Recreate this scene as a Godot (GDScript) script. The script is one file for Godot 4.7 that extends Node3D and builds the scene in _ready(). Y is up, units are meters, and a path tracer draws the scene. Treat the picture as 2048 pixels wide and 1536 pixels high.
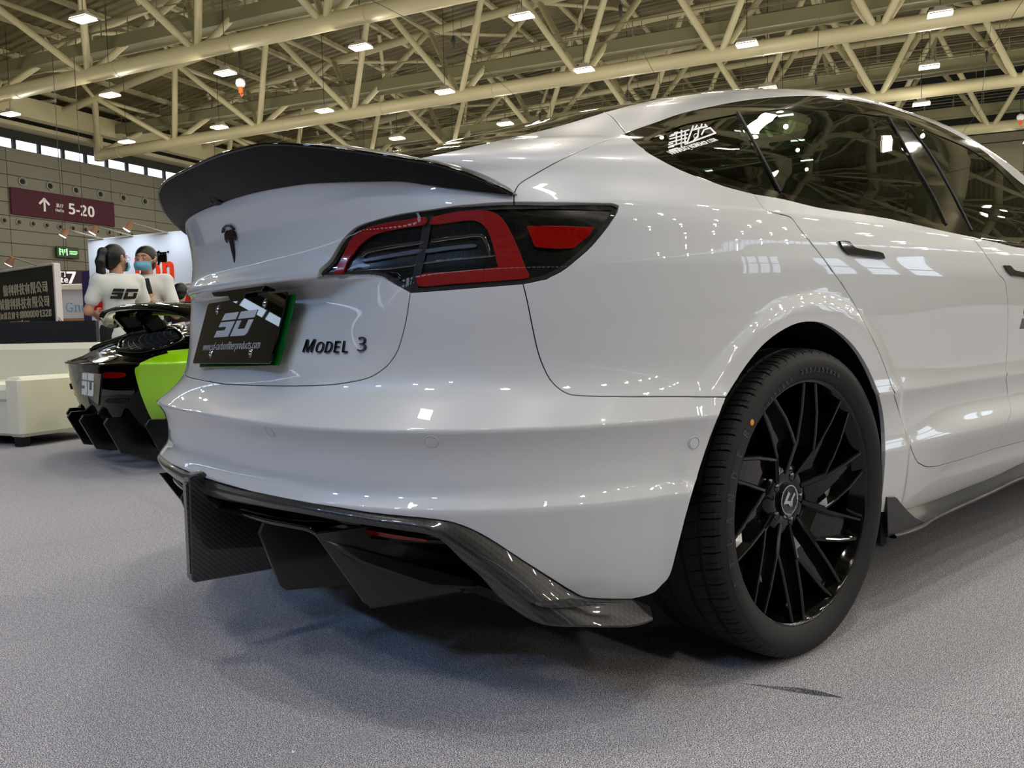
extends Node3D
# A white sedan with carbon parts on a trade-fair stand, seen from behind its right rear corner. World axes: the sedan's rear axle is the origin, it faces -Z, its right side is +X.

const FOC := 1640.0                                   # focal length in pixels of the 2048 x 1536 frame
const EYE := Vector3(1.838, 0.727, 1.616)
var RB: Vector3; var UB: Vector3; var DB: Vector3     # camera right, up, forward
var M := {}                                           # materials
var used := {}
var rng := RandomNumberGenerator.new()

func _ready():
	rng.seed = 7
	set_camera()
	set_light()
	make_materials()
	build_hall()
	build_sedan()
	build_props()

func set_camera():
	var yaw = deg_to_rad(50.24); var pit = deg_to_rad(3.82); var rol = deg_to_rad(-1.32)
	DB = Vector3(-sin(yaw) * cos(pit), -sin(pit), -cos(yaw) * cos(pit))
	var r = DB.cross(Vector3.UP).normalized(); var u = r.cross(DB)
	RB = r * cos(rol) + u * sin(rol); UB = u * cos(rol) - r * sin(rol)
	var c = Camera3D.new(); c.name = "camera"; add_child(c)
	c.transform = Transform3D(Basis(RB, UB, -DB), EYE)
	c.fov = rad_to_deg(2.0 * atan(768.0 / FOC)); c.near = 0.05; c.far = 400.0; c.current = true

func set_light():
	var we = WorldEnvironment.new(); we.name = "environment"; add_child(we)
	var e = Environment.new(); we.environment = e
	e.background_mode = Environment.BG_SKY
	var sky = Sky.new(); var sm = ProceduralSkyMaterial.new(); sky.sky_material = sm; e.sky = sky
	sm.sky_top_color = Color(0.75, 0.84, 0.95); sm.sky_horizon_color = Color(0.9, 0.94, 1.0)
	sm.ground_bottom_color = Color(0.5, 0.5, 0.5); sm.ground_horizon_color = Color(0.8, 0.82, 0.85)
	sm.sun_angle_max = 0.0; sm.energy_multiplier = SKY_ENERGY
	e.background_energy_multiplier = 1.0
	e.tonemap_mode = Environment.TONE_MAPPER_LINEAR
	e.tonemap_exposure = EXPOSURE
	e.sdfgi_enabled = true; e.ssao_enabled = true; e.ssil_enabled = true

# ---------------------------------------------------------------- pixels and rays
func ray(px: float, py: float) -> Vector3:
	return DB + RB * ((px - 1024.0) / FOC) - UB * ((py - 768.0) / FOC)
func project(p: Vector3) -> Vector2:
	var q = p - EYE; var z = q.dot(DB)
	return Vector2(1024.0 + FOC * q.dot(RB) / z, 768.0 - FOC * q.dot(UB) / z)
func at_x(px: float, py: float, x: float) -> Vector3:
	var d = ray(px, py); return EYE + d * ((x - EYE.x) / d.x)
func at_y(px: float, py: float, y: float) -> Vector3:
	var d = ray(px, py); return EYE + d * ((y - EYE.y) / d.y)
func at_z(px: float, py: float, z: float) -> Vector3:
	var d = ray(px, py); return EYE + d * ((z - EYE.z) / d.z)
func at_plane(px: float, py: float, point: Vector3, normal: Vector3) -> Vector3:
	var d = ray(px, py); return EYE + d * ((point - EYE).dot(normal) / d.dot(normal))
func at_plan(px: float, py: float, R: float, W: float, n: float) -> Vector3:      # where the ray meets an upright wall whose plan is a superellipse
	var d = ray(px, py); var a = 0.3; var t = 0.3
	while t < 6.0:
		if plan_in(EYE + d * t, R, W, n): break
		a = t; t += 0.02
	var b = t
	for i in 24:
		var m = (a + b) * 0.5
		if plan_in(EYE + d * m, R, W, n): b = m
		else: a = m
	return EYE + d * b
func plan_in(p: Vector3, R: float, W: float, n: float) -> bool:
	return pow(absf(p.x) / W, n) + pow(maxf(p.z, 0.0) / R, n) < 1.0

# ---------------------------------------------------------------- mesh building
class MB:
	var v := PackedVector3Array(); var n := PackedVector3Array(); var t := PackedVector2Array()
	func tri(a: Vector3, b: Vector3, c: Vector3, na: Vector3, nb: Vector3, nc: Vector3):
		if (c - a).cross(b - a).dot(na + nb + nc) < 0.0:
			v.append(a); v.append(c); v.append(b); n.append(na); n.append(nc); n.append(nb)
		else:
			v.append(a); v.append(b); v.append(c); n.append(na); n.append(nb); n.append(nc)
	func flat(a: Vector3, b: Vector3, c: Vector3, hint: Vector3):
		var g = (c - a).cross(b - a)
		if g.length_squared() < 1e-20: return
		g = g.normalized()
		if g.dot(hint) < 0.0: g = -g
		tri(a, b, c, g, g, g)
	func quad(a: Vector3, b: Vector3, c: Vector3, d: Vector3, hint: Vector3):
		flat(a, b, c, hint); flat(a, c, d, hint)
	func quadn(a, b, c, d, na, nb, nc, nd):
		tri(a, b, c, na, nb, nc); tri(a, c, d, na, nc, nd)
	func box(xf: Transform3D, s: Vector3, bev := 0.0):
		var h = s * 0.5; var b = minf(bev, minf(h.x, minf(h.y, h.z)) * 0.9); var o = xf.origin
		for ax in 3:
			for sg in [-1.0, 1.0]:
				var k1 = (ax + 1) % 3; var k2 = (ax + 2) % 3; var q = []
				for c in [[-1, -1], [1, -1], [1, 1], [-1, 1]]:
					var p = Vector3.ZERO; p[ax] = sg * h[ax]; p[k1] = c[0] * (h[k1] - b); p[k2] = c[1] * (h[k2] - b); q.append(xf * p)
				quad(q[0], q[1], q[2], q[3], (q[0] + q[2]) * 0.5 - o)
		if b <= 0.0: return
		for ax in 3:
			var k1 = (ax + 1) % 3; var k2 = (ax + 2) % 3
			for s1 in [-1.0, 1.0]:
				for s2 in [-1.0, 1.0]:
					var q = []
					for c in [[-1, 0], [1, 0], [1, 1], [-1, 1]]:
						var p = Vector3.ZERO; p[ax] = c[0] * (h[ax] - b)
						p[k1] = s1 * (h[k1] - (b if c[1] == 0 else 0.0)); p[k2] = s2 * (h[k2] - (0.0 if c[1] == 0 else b)); q.append(xf * p)
					quad(q[0], q[1], q[2], q[3], (q[0] + q[2]) * 0.5 - o)
		for a in [-1.0, 1.0]:
			for c in [-1.0, 1.0]:
				for d in [-1.0, 1.0]:
					var p = Vector3(a * (h.x - b), c * (h.y - b), d * (h.z - b))
					flat(xf * (p + Vector3(a * b, 0, 0)), xf * (p + Vector3(0, c * b, 0)), xf * (p + Vector3(0, 0, d * b)), xf.basis * Vector3(a, c, d))
	func bx(c: Vector3, s: Vector3, bev := 0.0):
		box(Transform3D(Basis.IDENTITY, c), s, bev)
	func bar(p0: Vector3, p1: Vector3, w: float, h: float, up := Vector3.UP, bev := 0.0):
		var z = (p1 - p0).normalized(); var x = up.cross(z)
		if x.length() < 1e-3: x = Vector3.RIGHT.cross(z)
		x = x.normalized()
		box(Transform3D(Basis(x, z.cross(x), z), (p0 + p1) * 0.5), Vector3(w, h, p0.distance_to(p1)), bev)
	func tube(p0: Vector3, p1: Vector3, r0: float, r1: float, seg := 8, caps := true):
		var z = (p1 - p0).normalized(); var x = z.cross(Vector3.UP)
		if x.length() < 0.02: x = z.cross(Vector3.RIGHT)
		x = x.normalized(); var y = z.cross(x)
		for i in seg:
			var a = TAU * i / seg; var b = TAU * (i + 1) / seg
			var d0 = x * cos(a) + y * sin(a); var d1 = x * cos(b) + y * sin(b)
			quadn(p0 + d0 * r0, p0 + d1 * r0, p1 + d1 * r1, p1 + d0 * r1, d0, d1, d1, d0)
			if caps:
				tri(p0, p0 + d0 * r0, p0 + d1 * r0, -z, -z, -z); tri(p1, p1 + d0 * r1, p1 + d1 * r1, z, z, z)
	func pipe(pts: Array, r: float, seg := 6):
		var rows = []; var x = Vector3.ZERO
		for i in pts.size():
			var z = (pts[mini(i + 1, pts.size() - 1)] - pts[maxi(i - 1, 0)]).normalized()
			if i == 0:
				x = z.cross(Vector3.UP)
				if x.length() < 0.02: x = z.cross(Vector3.RIGHT)
			x = (x - z * x.dot(z)).normalized(); var y = z.cross(x); var row = []
			for k in seg + 1:
				var a = TAU * k / seg; row.append([pts[i] + (x * cos(a) + y * sin(a)) * r, x * cos(a) + y * sin(a)])
			rows.append(row)
		for i in rows.size() - 1:
			for k in seg:
				var a = rows[i][k]; var b = rows[i][k + 1]; var c = rows[i + 1][k + 1]; var d = rows[i + 1][k]
				quadn(a[0], b[0], c[0], d[0], a[1], b[1], c[1], d[1])
		for e in [0, rows.size() - 1]:
			var z = (pts[0] - pts[1]).normalized() if e == 0 else (pts[-1] - pts[-2]).normalized()
			for k in seg: tri(pts[e], rows[e][k][0], rows[e][k + 1][0], z, z, z)
	func ball(c: Vector3, r: Vector3, nu := 12, nv := 8, bas := Basis.IDENTITY):
		for i in nv:
			for k in nu:
				var q = []
				for e in [[0, 0], [1, 0], [1, 1], [0, 1]]:
					var th = PI * (i + e[1]) / nv; var ph = TAU * (k + e[0]) / nu
					q.append(Vector3(sin(th) * cos(ph), cos(th), sin(th) * sin(ph)))
				var w = []
				for d in q: w.append((bas * (d / r)).normalized())
				quadn(c + bas * (q[0] * r), c + bas * (q[1] * r), c + bas * (q[2] * r), c + bas * (q[3] * r), w[0], w[1], w[2], w[3])
	# profile: points (radius, height) turned about the local Y axis of xf; outward is to the right of the running direction when going up
	func lathe(prof: Array, xf: Transform3D, seg := 32, a0 := 0.0, a1 := TAU, crease := 0.6):
		var m = prof.size(); var sn = []
		for i in m - 1:
			var d = prof[i + 1] - prof[i]; sn.append(Vector2(d.y, -d.x).normalized() if d.length() > 1e-9 else Vector2(1, 0))
		for i in m - 1:
			var n0 = sn[i]; var n1 = sn[i]
			if i > 0 and sn[i - 1].dot(sn[i]) > crease: n0 = (sn[i - 1] + sn[i]).normalized()
			if i < m - 2 and sn[i + 1].dot(sn[i]) > crease: n1 = (sn[i + 1] + sn[i]).normalized()
			for k in seg:
				var a = lerpf(a0, a1, float(k) / seg); var b = lerpf(a0, a1, float(k + 1) / seg)
				var ca = Vector3(cos(a), 0, sin(a)); var cb = Vector3(cos(b), 0, sin(b))
				var p = prof[i]; var q = prof[i + 1]; var B = xf.basis; var U = Vector3.UP
				quadn(xf * (ca * p.x + U * p.y), xf * (cb * p.x + U * p.y), xf * (cb * q.x + U * q.y), xf * (ca * q.x + U * q.y),
					B * (ca * n0.x + U * n0.y), B * (cb * n0.x + U * n0.y), B * (cb * n1.x + U * n1.y), B * (ca * n1.x + U * n1.y))
	# polygon in the local XY plane of xf, its face at z = 0 looking along +Z, thickness dep behind it
	func prism(poly: PackedVector2Array, xf: Transform3D, dep: float, bev := 0.0, back := true):
		var ids = Geometry2D.triangulate_polygon(poly); var zz = xf.basis.z.normalized()
		var face = poly
		if bev > 0.0:
			var off = Geometry2D.offset_polygon(poly, -bev)
			if off.size() == 1 and off[0].size() > 2: face = off[0]
		if face != poly: ids = Geometry2D.triangulate_polygon(face)
		for i in range(0, ids.size(), 3):
			flat(xf * Vector3(face[ids[i]].x, face[ids[i]].y, 0), xf * Vector3(face[ids[i + 1]].x, face[ids[i + 1]].y, 0), xf * Vector3(face[ids[i + 2]].x, face[ids[i + 2]].y, 0), zz)
		if back:
			var id2 = Geometry2D.triangulate_polygon(poly)
			for i in range(0, id2.size(), 3):
				flat(xf * Vector3(poly[id2[i]].x, poly[id2[i]].y, -dep), xf * Vector3(poly[id2[i + 1]].x, poly[id2[i + 1]].y, -dep), xf * Vector3(poly[id2[i + 2]].x, poly[id2[i + 2]].y, -dep), -zz)
		var cw = Geometry2D.is_polygon_clockwise(poly); var m = poly.size(); var z1 = 0.0
		if face != poly:
			z1 = -bev
			for i in m:                                          # chamfer from each edge of the outline to the nearest face corners
				var a = poly[i]; var b = poly[(i + 1) % m]; var fa = near(face, a); var fb = near(face, b)
				var e = (b - a); var o = Vector2(e.y, -e.x) * (-1.0 if cw else 1.0); var hint = xf.basis * Vector3(o.x, o.y, 0).normalized() + zz
				flat(xf * Vector3(a.x, a.y, z1), xf * Vector3(b.x, b.y, z1), xf * Vector3(fb.x, fb.y, 0), hint)
				if fa != fb: flat(xf * Vector3(a.x, a.y, z1), xf * Vector3(fb.x, fb.y, 0), xf * Vector3(fa.x, fa.y, 0), hint)
		for i in m:
			var a = poly[i]; var b = poly[(i + 1) % m]; var e = (b - a); var o = Vector2(e.y, -e.x) * (-1.0 if cw else 1.0)
			quad(xf * Vector3(a.x, a.y, z1), xf * Vector3(b.x, b.y, z1), xf * Vector3(b.x, b.y, -dep), xf * Vector3(a.x, a.y, -dep), xf.basis * Vector3(o.x, o.y, 0))
	func near(pts: PackedVector2Array, p: Vector2) -> Vector2:
		var best = pts[0]
		for q in pts:
			if q.distance_squared_to(p) < best.distance_squared_to(p): best = q
		return best
	# rows of points -> smooth sheet; sgn picks the side the normals look to
	func sheet(rows: Array, sgn := 1.0, wrap := false):
		var R = rows.size(); var K = rows[0].size(); var nn = []
		for i in R:
			var line = []
			for k in K:
				var kp = (k + 1) % K if wrap else mini(k + 1, K - 1); var km = (k + K - 1) % K if wrap else maxi(k - 1, 0)
				var du = rows[i][kp] - rows[i][km]; var dv = rows[mini(i + 1, R - 1)][k] - rows[maxi(i - 1, 0)][k]
				var c = du.cross(dv)
				line.append((c.normalized() if c.length_squared() > 1e-24 else Vector3.UP) * sgn)
			nn.append(line)
		for i in R - 1:
			for k in (K if wrap else K - 1):
				var k2 = (k + 1) % K
				quadn(rows[i][k], rows[i][k2], rows[i + 1][k2], rows[i + 1][k], nn[i][k], nn[i][k2], nn[i + 1][k2], nn[i + 1][k])
	func strip(a: Array, b: Array, hint: Vector3):
		for i in a.size() - 1: quad(a[i], a[i + 1], b[i + 1], b[i], hint)
	func mirror_x():
		for i in range(0, v.size(), 3):
			var p = v[i]; var q = v[i + 1]; var r = v[i + 2]; var a = n[i]; var b = n[i + 1]; var c = n[i + 2]; var f = Vector3(-1, 1, 1)
			tri(p * f, q * f, r * f, a * f, b * f, c * f)
	func mirrored() -> MB:
		var o = MB.new(); var f = Vector3(-1, 1, 1)
		for i in range(0, v.size(), 3): o.tri(v[i] * f, v[i + 1] * f, v[i + 2] * f, n[i] * f, n[i + 1] * f, n[i + 2] * f)
		return o
	func moved(xf: Transform3D) -> MB:
		var o = MB.new(); var nb = xf.basis.inverse().transposed()
		for i in range(0, v.size(), 3): o.tri(xf * v[i], xf * v[i + 1], xf * v[i + 2], (nb * n[i]).normalized(), (nb * n[i + 1]).normalized(), (nb * n[i + 2]).normalized())
		return o
	func add(o: MB):
		v.append_array(o.v); n.append_array(o.n)
	func mesh() -> ArrayMesh:
		var a = []; a.resize(Mesh.ARRAY_MAX); a[Mesh.ARRAY_VERTEX] = v; a[Mesh.ARRAY_NORMAL] = n
		if t.size() == v.size(): a[Mesh.ARRAY_TEX_UV] = t
		var m = ArrayMesh.new()
		if v.size() > 0: m.add_surface_from_arrays(Mesh.PRIMITIVE_TRIANGLES, a)
		return m

func numbered(called: String) -> String:
	var k = used.get(called, -1) + 1; used[called] = k
	return called if k == 0 else "%s_%03d" % [called, k]
func obj(called: String, mb, material, parent: Node = self) -> MeshInstance3D:
	var o = MeshInstance3D.new(); o.mesh = mb.mesh() if mb is MB else mb
	o.material_override = material
	o.name = numbered(called) if parent == self else called
	parent.add_child(o, true); return o
func thing(called: String, label: String, category: String, at := Vector3.ZERO, turn := 0.0, group := "") -> Node3D:
	var o = Node3D.new(); o.name = numbered(called); add_child(o); o.position = at; o.rotation.y = turn
	tag(o, label, category, group); return o
func tag(o: Node, label: String, category := "", group := ""):
	o.set_meta("label", label)
	if category: o.set_meta("category", category)
	if group: o.set_meta("group", group)
func part_node(called: String, parent: Node, xf := Transform3D.IDENTITY) -> Node3D:
	var o = Node3D.new(); o.name = called; parent.add_child(o, true); o.transform = xf; return o
func struct(called: String, mb, material) -> MeshInstance3D:
	var o = obj(called, mb, material); o.set_meta("kind", "structure"); return o

func lettering(text: String, size: float, depth: float, bold := true, serif := false) -> TextMesh:
	var tm = TextMesh.new(); var f = SystemFont.new()
	f.font_names = PackedStringArray(["Droid Serif" if serif else "Droid Sans"]); f.font_weight = 700 if bold else 400
	tm.font = f; tm.text = text; tm.font_size = 32; tm.pixel_size = size / 23.0; tm.depth = depth; tm.curve_step = 1.5
	return tm
# strokes: each [x0,y0,x1,y1] on a 10 x 10 square, drawn as bars
func glyph(mb: MB, strokes: Array, xf: Transform3D, size: float, w: float, dep: float):
	for s in strokes:
		var a = Vector3(s[0] - 5.0, 5.0 - s[1], 0) * size * 0.1; var b = Vector3(s[2] - 5.0, 5.0 - s[3], 0) * size * 0.1
		var d = (b - a).normalized() * w * 0.4
		mb.bar(xf * (a - d), xf * (b + d), w * xf.basis.x.length(), dep, xf.basis.z)

func sstep(a: float, b: float, x: float) -> float:
	var t = clampf((x - a) / (b - a), 0.0, 1.0); return t * t * (3.0 - 2.0 * t)

# ---------------------------------------------------------------- materials
func mat(key: String, c: Color, rough := 0.5, metal := 0.0, spec := 0.5) -> StandardMaterial3D:
	var m = StandardMaterial3D.new(); m.resource_name = key; m.albedo_color = c; m.roughness = rough; m.metallic = metal; m.metallic_specular = spec
	M[key] = m; return m
func coat(m: StandardMaterial3D, rough := 0.02, amount := 1.0):
	m.clearcoat_enabled = true; m.clearcoat = amount; m.clearcoat_roughness = rough
func glow(key: String, c: Color, e: float) -> StandardMaterial3D:
	var m = mat(key, Color(0.9, 0.9, 0.9), 0.4); m.emission_enabled = true; m.emission = c; m.emission_energy_multiplier = e; return m
func pane(key: String, c: Color, alpha: float, rough := 0.0) -> StandardMaterial3D:
	var m = mat(key, Color(c.r, c.g, c.b, alpha), rough); m.transparency = BaseMaterial3D.TRANSPARENCY_ALPHA; return m
func noise_tex(size: int, freq: float, c0: Color, c1: Color, seed_: int, oct := 4, lo := 0.0, hi := 1.0) -> NoiseTexture2D:
	var nt = NoiseTexture2D.new(); nt.width = size; nt.height = size; nt.seamless = true
	var fn = FastNoiseLite.new(); fn.seed = seed_; fn.frequency = freq; fn.fractal_octaves = oct; fn.noise_type = FastNoiseLite.TYPE_SIMPLEX
	nt.noise = fn; var g = Gradient.new(); g.set_color(0, c0); g.set_color(1, c1); g.set_offset(0, lo); g.set_offset(1, hi); nt.color_ramp = g
	return nt
func tri_tex(m: StandardMaterial3D, tex, scale: float):
	m.albedo_texture = tex; m.uv1_triplanar = true; m.uv1_world_triplanar = true; m.uv1_scale = Vector3.ONE * scale
func twill_image(dark: Color, light: Color) -> ImageTexture:
	var im = Image.create(32, 32, false, Image.FORMAT_RGB8)
	for y in 32:
		for x in 32:
			var cx = int(x / 4.0); var cy = int(y / 4.0)
			var warp = posmod(cx - cy, 4) < 2
			var e = (x % 4) if warp else (y % 4)
			var k = 0.55 + 0.45 * sin((e + 0.5) / 4.0 * PI)
			im.set_pixel(x, y, dark.lerp(light, k if warp else 0.25 * k))
	return ImageTexture.create_from_image(im)

func make_materials():
	coat(mat("paint", Color(0.77, 0.78, 0.79), 0.35), 0.015)
	mat("black_gloss", Color(0.012, 0.012, 0.014), 0.05)
	mat("rubber", Color(0.015, 0.015, 0.016), 0.6); mat("liner", Color(0.014, 0.014, 0.014), 0.8)
	var cf = mat("carbon", Color.WHITE, 0.35); tri_tex(cf, twill_image(Color(0.03, 0.03, 0.032), Color(0.21, 0.207, 0.21)), 40.0); coat(cf, 0.03, 0.6)
	var cb = mat("carbon_bright", Color.WHITE, 0.35); tri_tex(cb, twill_image(Color(0.03, 0.03, 0.032), Color(0.27, 0.267, 0.27)), 40.0); coat(cb, 0.03, 0.7)  # same weave as carbon with paler threads
	var cd = mat("carbon_dark", Color.WHITE, 0.4); tri_tex(cd, twill_image(Color(0.06, 0.058, 0.062), Color(0.105, 0.102, 0.107)), 40.0); coat(cd, 0.08, 0.3)  # same weave with duller light threads and a thinner coat
	mat("spoiler_black", Color(0.075, 0.07, 0.08), 0.5, 0.0, 0.3)
	mat("skirt_grey", Color(0.075, 0.075, 0.07), 0.35); mat("insert_black", Color(0.02, 0.021, 0.024), 0.22)
	pane("tint", Color(0.01, 0.014, 0.01), 0.12).metallic_specular = 0.38; var film = mat("film", Color(0.30, 0.52, 0.36, 0.0), 0.0); film.refraction_enabled = true; film.refraction_scale = 0.0002; film.transparency = BaseMaterial3D.TRANSPARENCY_ALPHA; pane("clear_pane", Color(0.9, 0.95, 1.0), 0.02); pane("roof_glass", Color(0.01, 0.01, 0.008), 0.93)
	pane("lens", Color(0.02, 0.02, 0.02), 0.05); mat("lamp_black", Color(0.015, 0.016, 0.02), 0.25)
	var rl = mat("red_lens", Color(0.55, 0.012, 0.02), 0.25); rl.metallic_specular = 0.6
	mat("red_reflector", Color(0.55, 0.01, 0.012), 0.15)
	mat("chrome", Color(0.75, 0.75, 0.77), 0.12, 1.0); mat("dark_chrome", Color(0.30, 0.30, 0.32), 0.12, 1.0); mat("led_grey", Color(0.32, 0.34, 0.38), 0.3, 0.3)
	mat("mirror_black", Color(0.01, 0.01, 0.01), 0.015).metallic_specular = 0.6
	mat("silver_print", Color(0.72, 0.74, 0.78), 0.25, 0.4); mat("green_plate", Color(0.02, 0.33, 0.10), 0.12); mat("sticker_white", Color(0.88, 0.88, 0.88), 0.5)
	mat("decal_black", Color(0.012, 0.012, 0.012), 0.2)
	mat("cabin", Color(0.02, 0.02, 0.02), 0.8); mat("cabin_seat", Color(0.03, 0.03, 0.03), 0.6)
	mat("tyre", Color(0.12, 0.12, 0.122), 0.62, 0.0, 0.35); mat("tyre_text", Color(0.17, 0.17, 0.17), 0.55); mat("wheel_black", Color(0.03, 0.03, 0.032), 0.08, 0.0, 0.44); mat("cap_black", Color(0.05, 0.05, 0.05), 0.3)
	mat("disc_steel", Color(0.10, 0.10, 0.10), 0.45, 0.6); mat("yellow_dot", Color(0.85, 0.55, 0.03), 0.5)
	# hall
	var fl = mat("carpet", Color.WHITE, 0.95, 0.0, 0.2)
	tri_tex(fl, noise_tex(2048, 0.14, Color(0.30, 0.297, 0.310), Color(0.93, 0.92, 0.935), 3, 3, 0.2, 0.78), 1.0)
	fl.detail_enabled = true; fl.detail_blend_mode = BaseMaterial3D.BLEND_MODE_MUL; fl.detail_albedo = noise_tex(1024, 0.05, Color(0.92, 0.92, 0.93), Color(1, 1, 1), 11, 4, 0.3, 0.7)
	fl.detail_uv_layer = BaseMaterial3D.DETAIL_UV_1
	fl.uv1_triplanar_sharpness = 8.0
	mat("concrete", Color(0.05, 0.05, 0.05), 0.95); mat("wall", Color(0.44, 0.43, 0.36), 0.6); mat("wall_end", Color(0.50, 0.48, 0.38), 0.6); mat("dark_band", Color(0.06, 0.06, 0.055), 0.7); mat("joint", Color(0.16, 0.155, 0.13), 0.8)  # concrete is coloured near black so the open carpet slit looks deeply shaded
	mat("panel_a", Color(0.375, 0.365, 0.30), 0.5); mat("panel_b", Color(0.39, 0.38, 0.315), 0.5); mat("nozzle", Color(0.5, 0.5, 0.44), 0.4); mat("maroon", Color(0.26, 0.10, 0.15), 0.6, 0.0, 0.3); mat("sign_white", Color(0.85, 0.84, 0.82), 0.6)
	mat("deck", Color(0.42, 0.39, 0.265), 0.55); mat("steel", Color(0.70, 0.67, 0.525), 0.45); mat("grate", Color(0.46, 0.45, 0.33), 0.6); mat("wire", Color(0.06, 0.055, 0.04), 0.6); mat("lamp_body", Color(0.55, 0.54, 0.48), 0.5)
	glow("lamp_glow", Color(1.0, 0.93, 0.78), 9.0); glow("cool_glow", Color(0.7, 0.84, 1.0), 9.0)
	mat("cream", Color(0.90, 0.885, 0.80), 0.45); mat("navy", Color(0.02, 0.025, 0.05), 0.6); coat(mat("lime", Color(0.60, 0.84, 0.0), 0.35), 0.02); mat("vent_mesh", Color(0.008, 0.008, 0.009), 0.6); mat("vent_wire", Color(0.03, 0.03, 0.035), 0.35); mat("chrome_dark", Color(0.05, 0.05, 0.055), 0.08)
	mat("banner", Color(0.012, 0.013, 0.016), 0.5); mat("banner_text", Color(0.80, 0.78, 0.70), 0.6); mat("swirl", Color(0.02, 0.16, 0.22), 0.6); mat("purple_dark", Color(0.13, 0.045, 0.10), 0.5); mat("purple", Color(0.16, 0.10, 0.30), 0.5)
	glow("sign_lamp", Color(1, 0.97, 0.95), 0.8); mat("booth_white", Color(0.80, 0.81, 0.84), 0.5); mat("pale_blue", Color(0.45, 0.62, 0.75), 0.6); mat("tan", Color(0.62, 0.45, 0.33), 0.6); mat("booth_text", Color(0.3, 0.25, 0.2), 0.6)
	mat("red_band", Color(0.75, 0.05, 0.06), 0.5); mat("orange", Color(0.88, 0.22, 0.04), 0.4); mat("exit_dark", Color(0.01, 0.10, 0.03), 0.4); glow("exit_glow", Color(0.05, 1.0, 0.25), 1.6)
	mat("skin", Color(0.70, 0.52, 0.43), 0.6); mat("shirt", Color(0.80, 0.80, 0.79), 0.8); mat("dark_shirt", Color(0.03, 0.03, 0.035), 0.8); mat("trousers", Color(0.03, 0.03, 0.04), 0.8); mat("hair", Color(0.012, 0.010, 0.010), 0.45); mat("mask_blue", Color(0.42, 0.66, 0.75), 0.8)
	mat("sports_black", Color(0.02, 0.02, 0.022), 0.05, 0.0, 0.30)
	mat("skirt_dark", Color(0.10, 0.095, 0.09), 0.30, 0.0, 0.32)
	mat("hoist_orange", Color(0.85, 0.33, 0.08), 0.5)

# ---------------------------------------------------------------- the sedan's skin: level curves, one row per height
# y, rear end z, half width, z where the rear curve starts, roundness, front end z, z where the front curve starts, crease
const SEDAN_ROWS := [
	[.190, .925, .862, 0, 3.0, -3.55, -2.3, 0], [.240, .945, .884, 0, 3.0, -3.60, -2.3, 0], [.310, .962, .898, 0, 3.0, -3.65, -2.3, 0], [.370, .978, .904, 0, 3.0, -3.69, -2.3, 0],
	[.416, .990, .909, 0, 3.0, -3.70, -2.3, 1], [.440, .972, .902, 0, 3.0, -3.70, -2.3, 0], [.480, .966, .899, 0, 3.0, -3.71, -2.3, 0], [.525, .974, .904, 0, 3.0, -3.71, -2.3, 0],
	[.556, .991, .914, 0, 3.0, -3.71, -2.3, 1], [.578, .963, .909, 0, 2.95, -3.70, -2.3, 0], [.620, .932, .905, 0, 2.75, -3.69, -2.3, 0], [.680, .921, .905, 0, 2.65, -3.67, -2.3, 0],
	[.760, .917, .907, 0, 2.65, -3.60, -2.3, 0], [.815, .911, .907, 0, 2.65, -3.47, -2.26, 0], [.838, .908, .907, 0, 2.65, -3.40, -2.25, 0], [.880, .898, .904, 0, 2.65, -3.20, -2.2, 0],
	[.920, .895, .899, 0, 2.65, -2.95, -2.1, 0], [.952, .899, .892, -.02, 2.65, -2.80, -2.0, 1], [.980, .910, .872, -.07, 2.65, -2.70, -1.97, 0], [1.010, .922, .852, -.15, 2.7, -2.60, -1.95, 0],
	[1.040, 0.925, .834, -.22, 2.8, -2.50, -1.93, 0], [1.075, 0.835, .816, -.30, 2.8, -2.42, -1.92, 0], [1.100, 0.735, .802, -.36, 2.8, -2.37, -1.91, 0], [1.125, 0.635, .787, -.42, 2.7, -2.31, -1.90, 0],
	[1.175, 0.475, .756, -.55, 2.6, -2.21, -1.84, 0], [1.225, 0.315, .724, -.65, 2.6, -2.10, -1.76, 0], [1.275, 0.158, .691, -.74, 2.6, -1.99, -1.68, 0], [1.325, -.030, .655, -.82, 2.6, -1.88, -1.58, 0],
	[1.365, -.168, .621, -.90, 2.6, -1.78, -1.50, 0], [1.405, -.340, .577, -1.00, 2.6, -1.67, -1.42, 0], [1.435, -.525, .515, -1.08, 2.5, -1.57, -1.36, 0], [1.455, -.745, .405, -1.14, 2.3, -1.47, -1.31, 0],
	[1.468, -1.04, .130, -1.18, 2.0, -1.36, -1.26, 0]]
const SUB := 32
var ROWS := []
var OFF := Vector3.ZERO
var sedan_shape := true
var tab := []            # dense table of the rows, PackedFloat32Array per column
var US := PackedFloat32Array(); var VS := PackedFloat32Array()
var GP := []; var GN := []; var GQ := []   # grid points, normals, their pixels

func row_slope(k: int, col: int, side: int, h: float) -> float:
	var n = ROWS.size()
	if k == 0: return (ROWS[1][col] - ROWS[0][col]) / (ROWS[1][0] - ROWS[0][0]) * h
	if k == n - 1: return (ROWS[k][col] - ROWS[k - 1][col]) / (ROWS[k][0] - ROWS[k - 1][0]) * h
	var a: float = ROWS[k][col] - ROWS[k - 1][col]; var b: float = ROWS[k + 1][col] - ROWS[k][col]
	var ha: float = ROWS[k][0] - ROWS[k - 1][0]; var hb: float = ROWS[k + 1][0] - ROWS[k][0]
	if ROWS[k][7] > 0: return (b / hb if side > 0 else a / ha) * h
	if a * b <= 0.0: return 0.0
	return (a / ha * hb + b / hb * ha) / (ha + hb) * h

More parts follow.
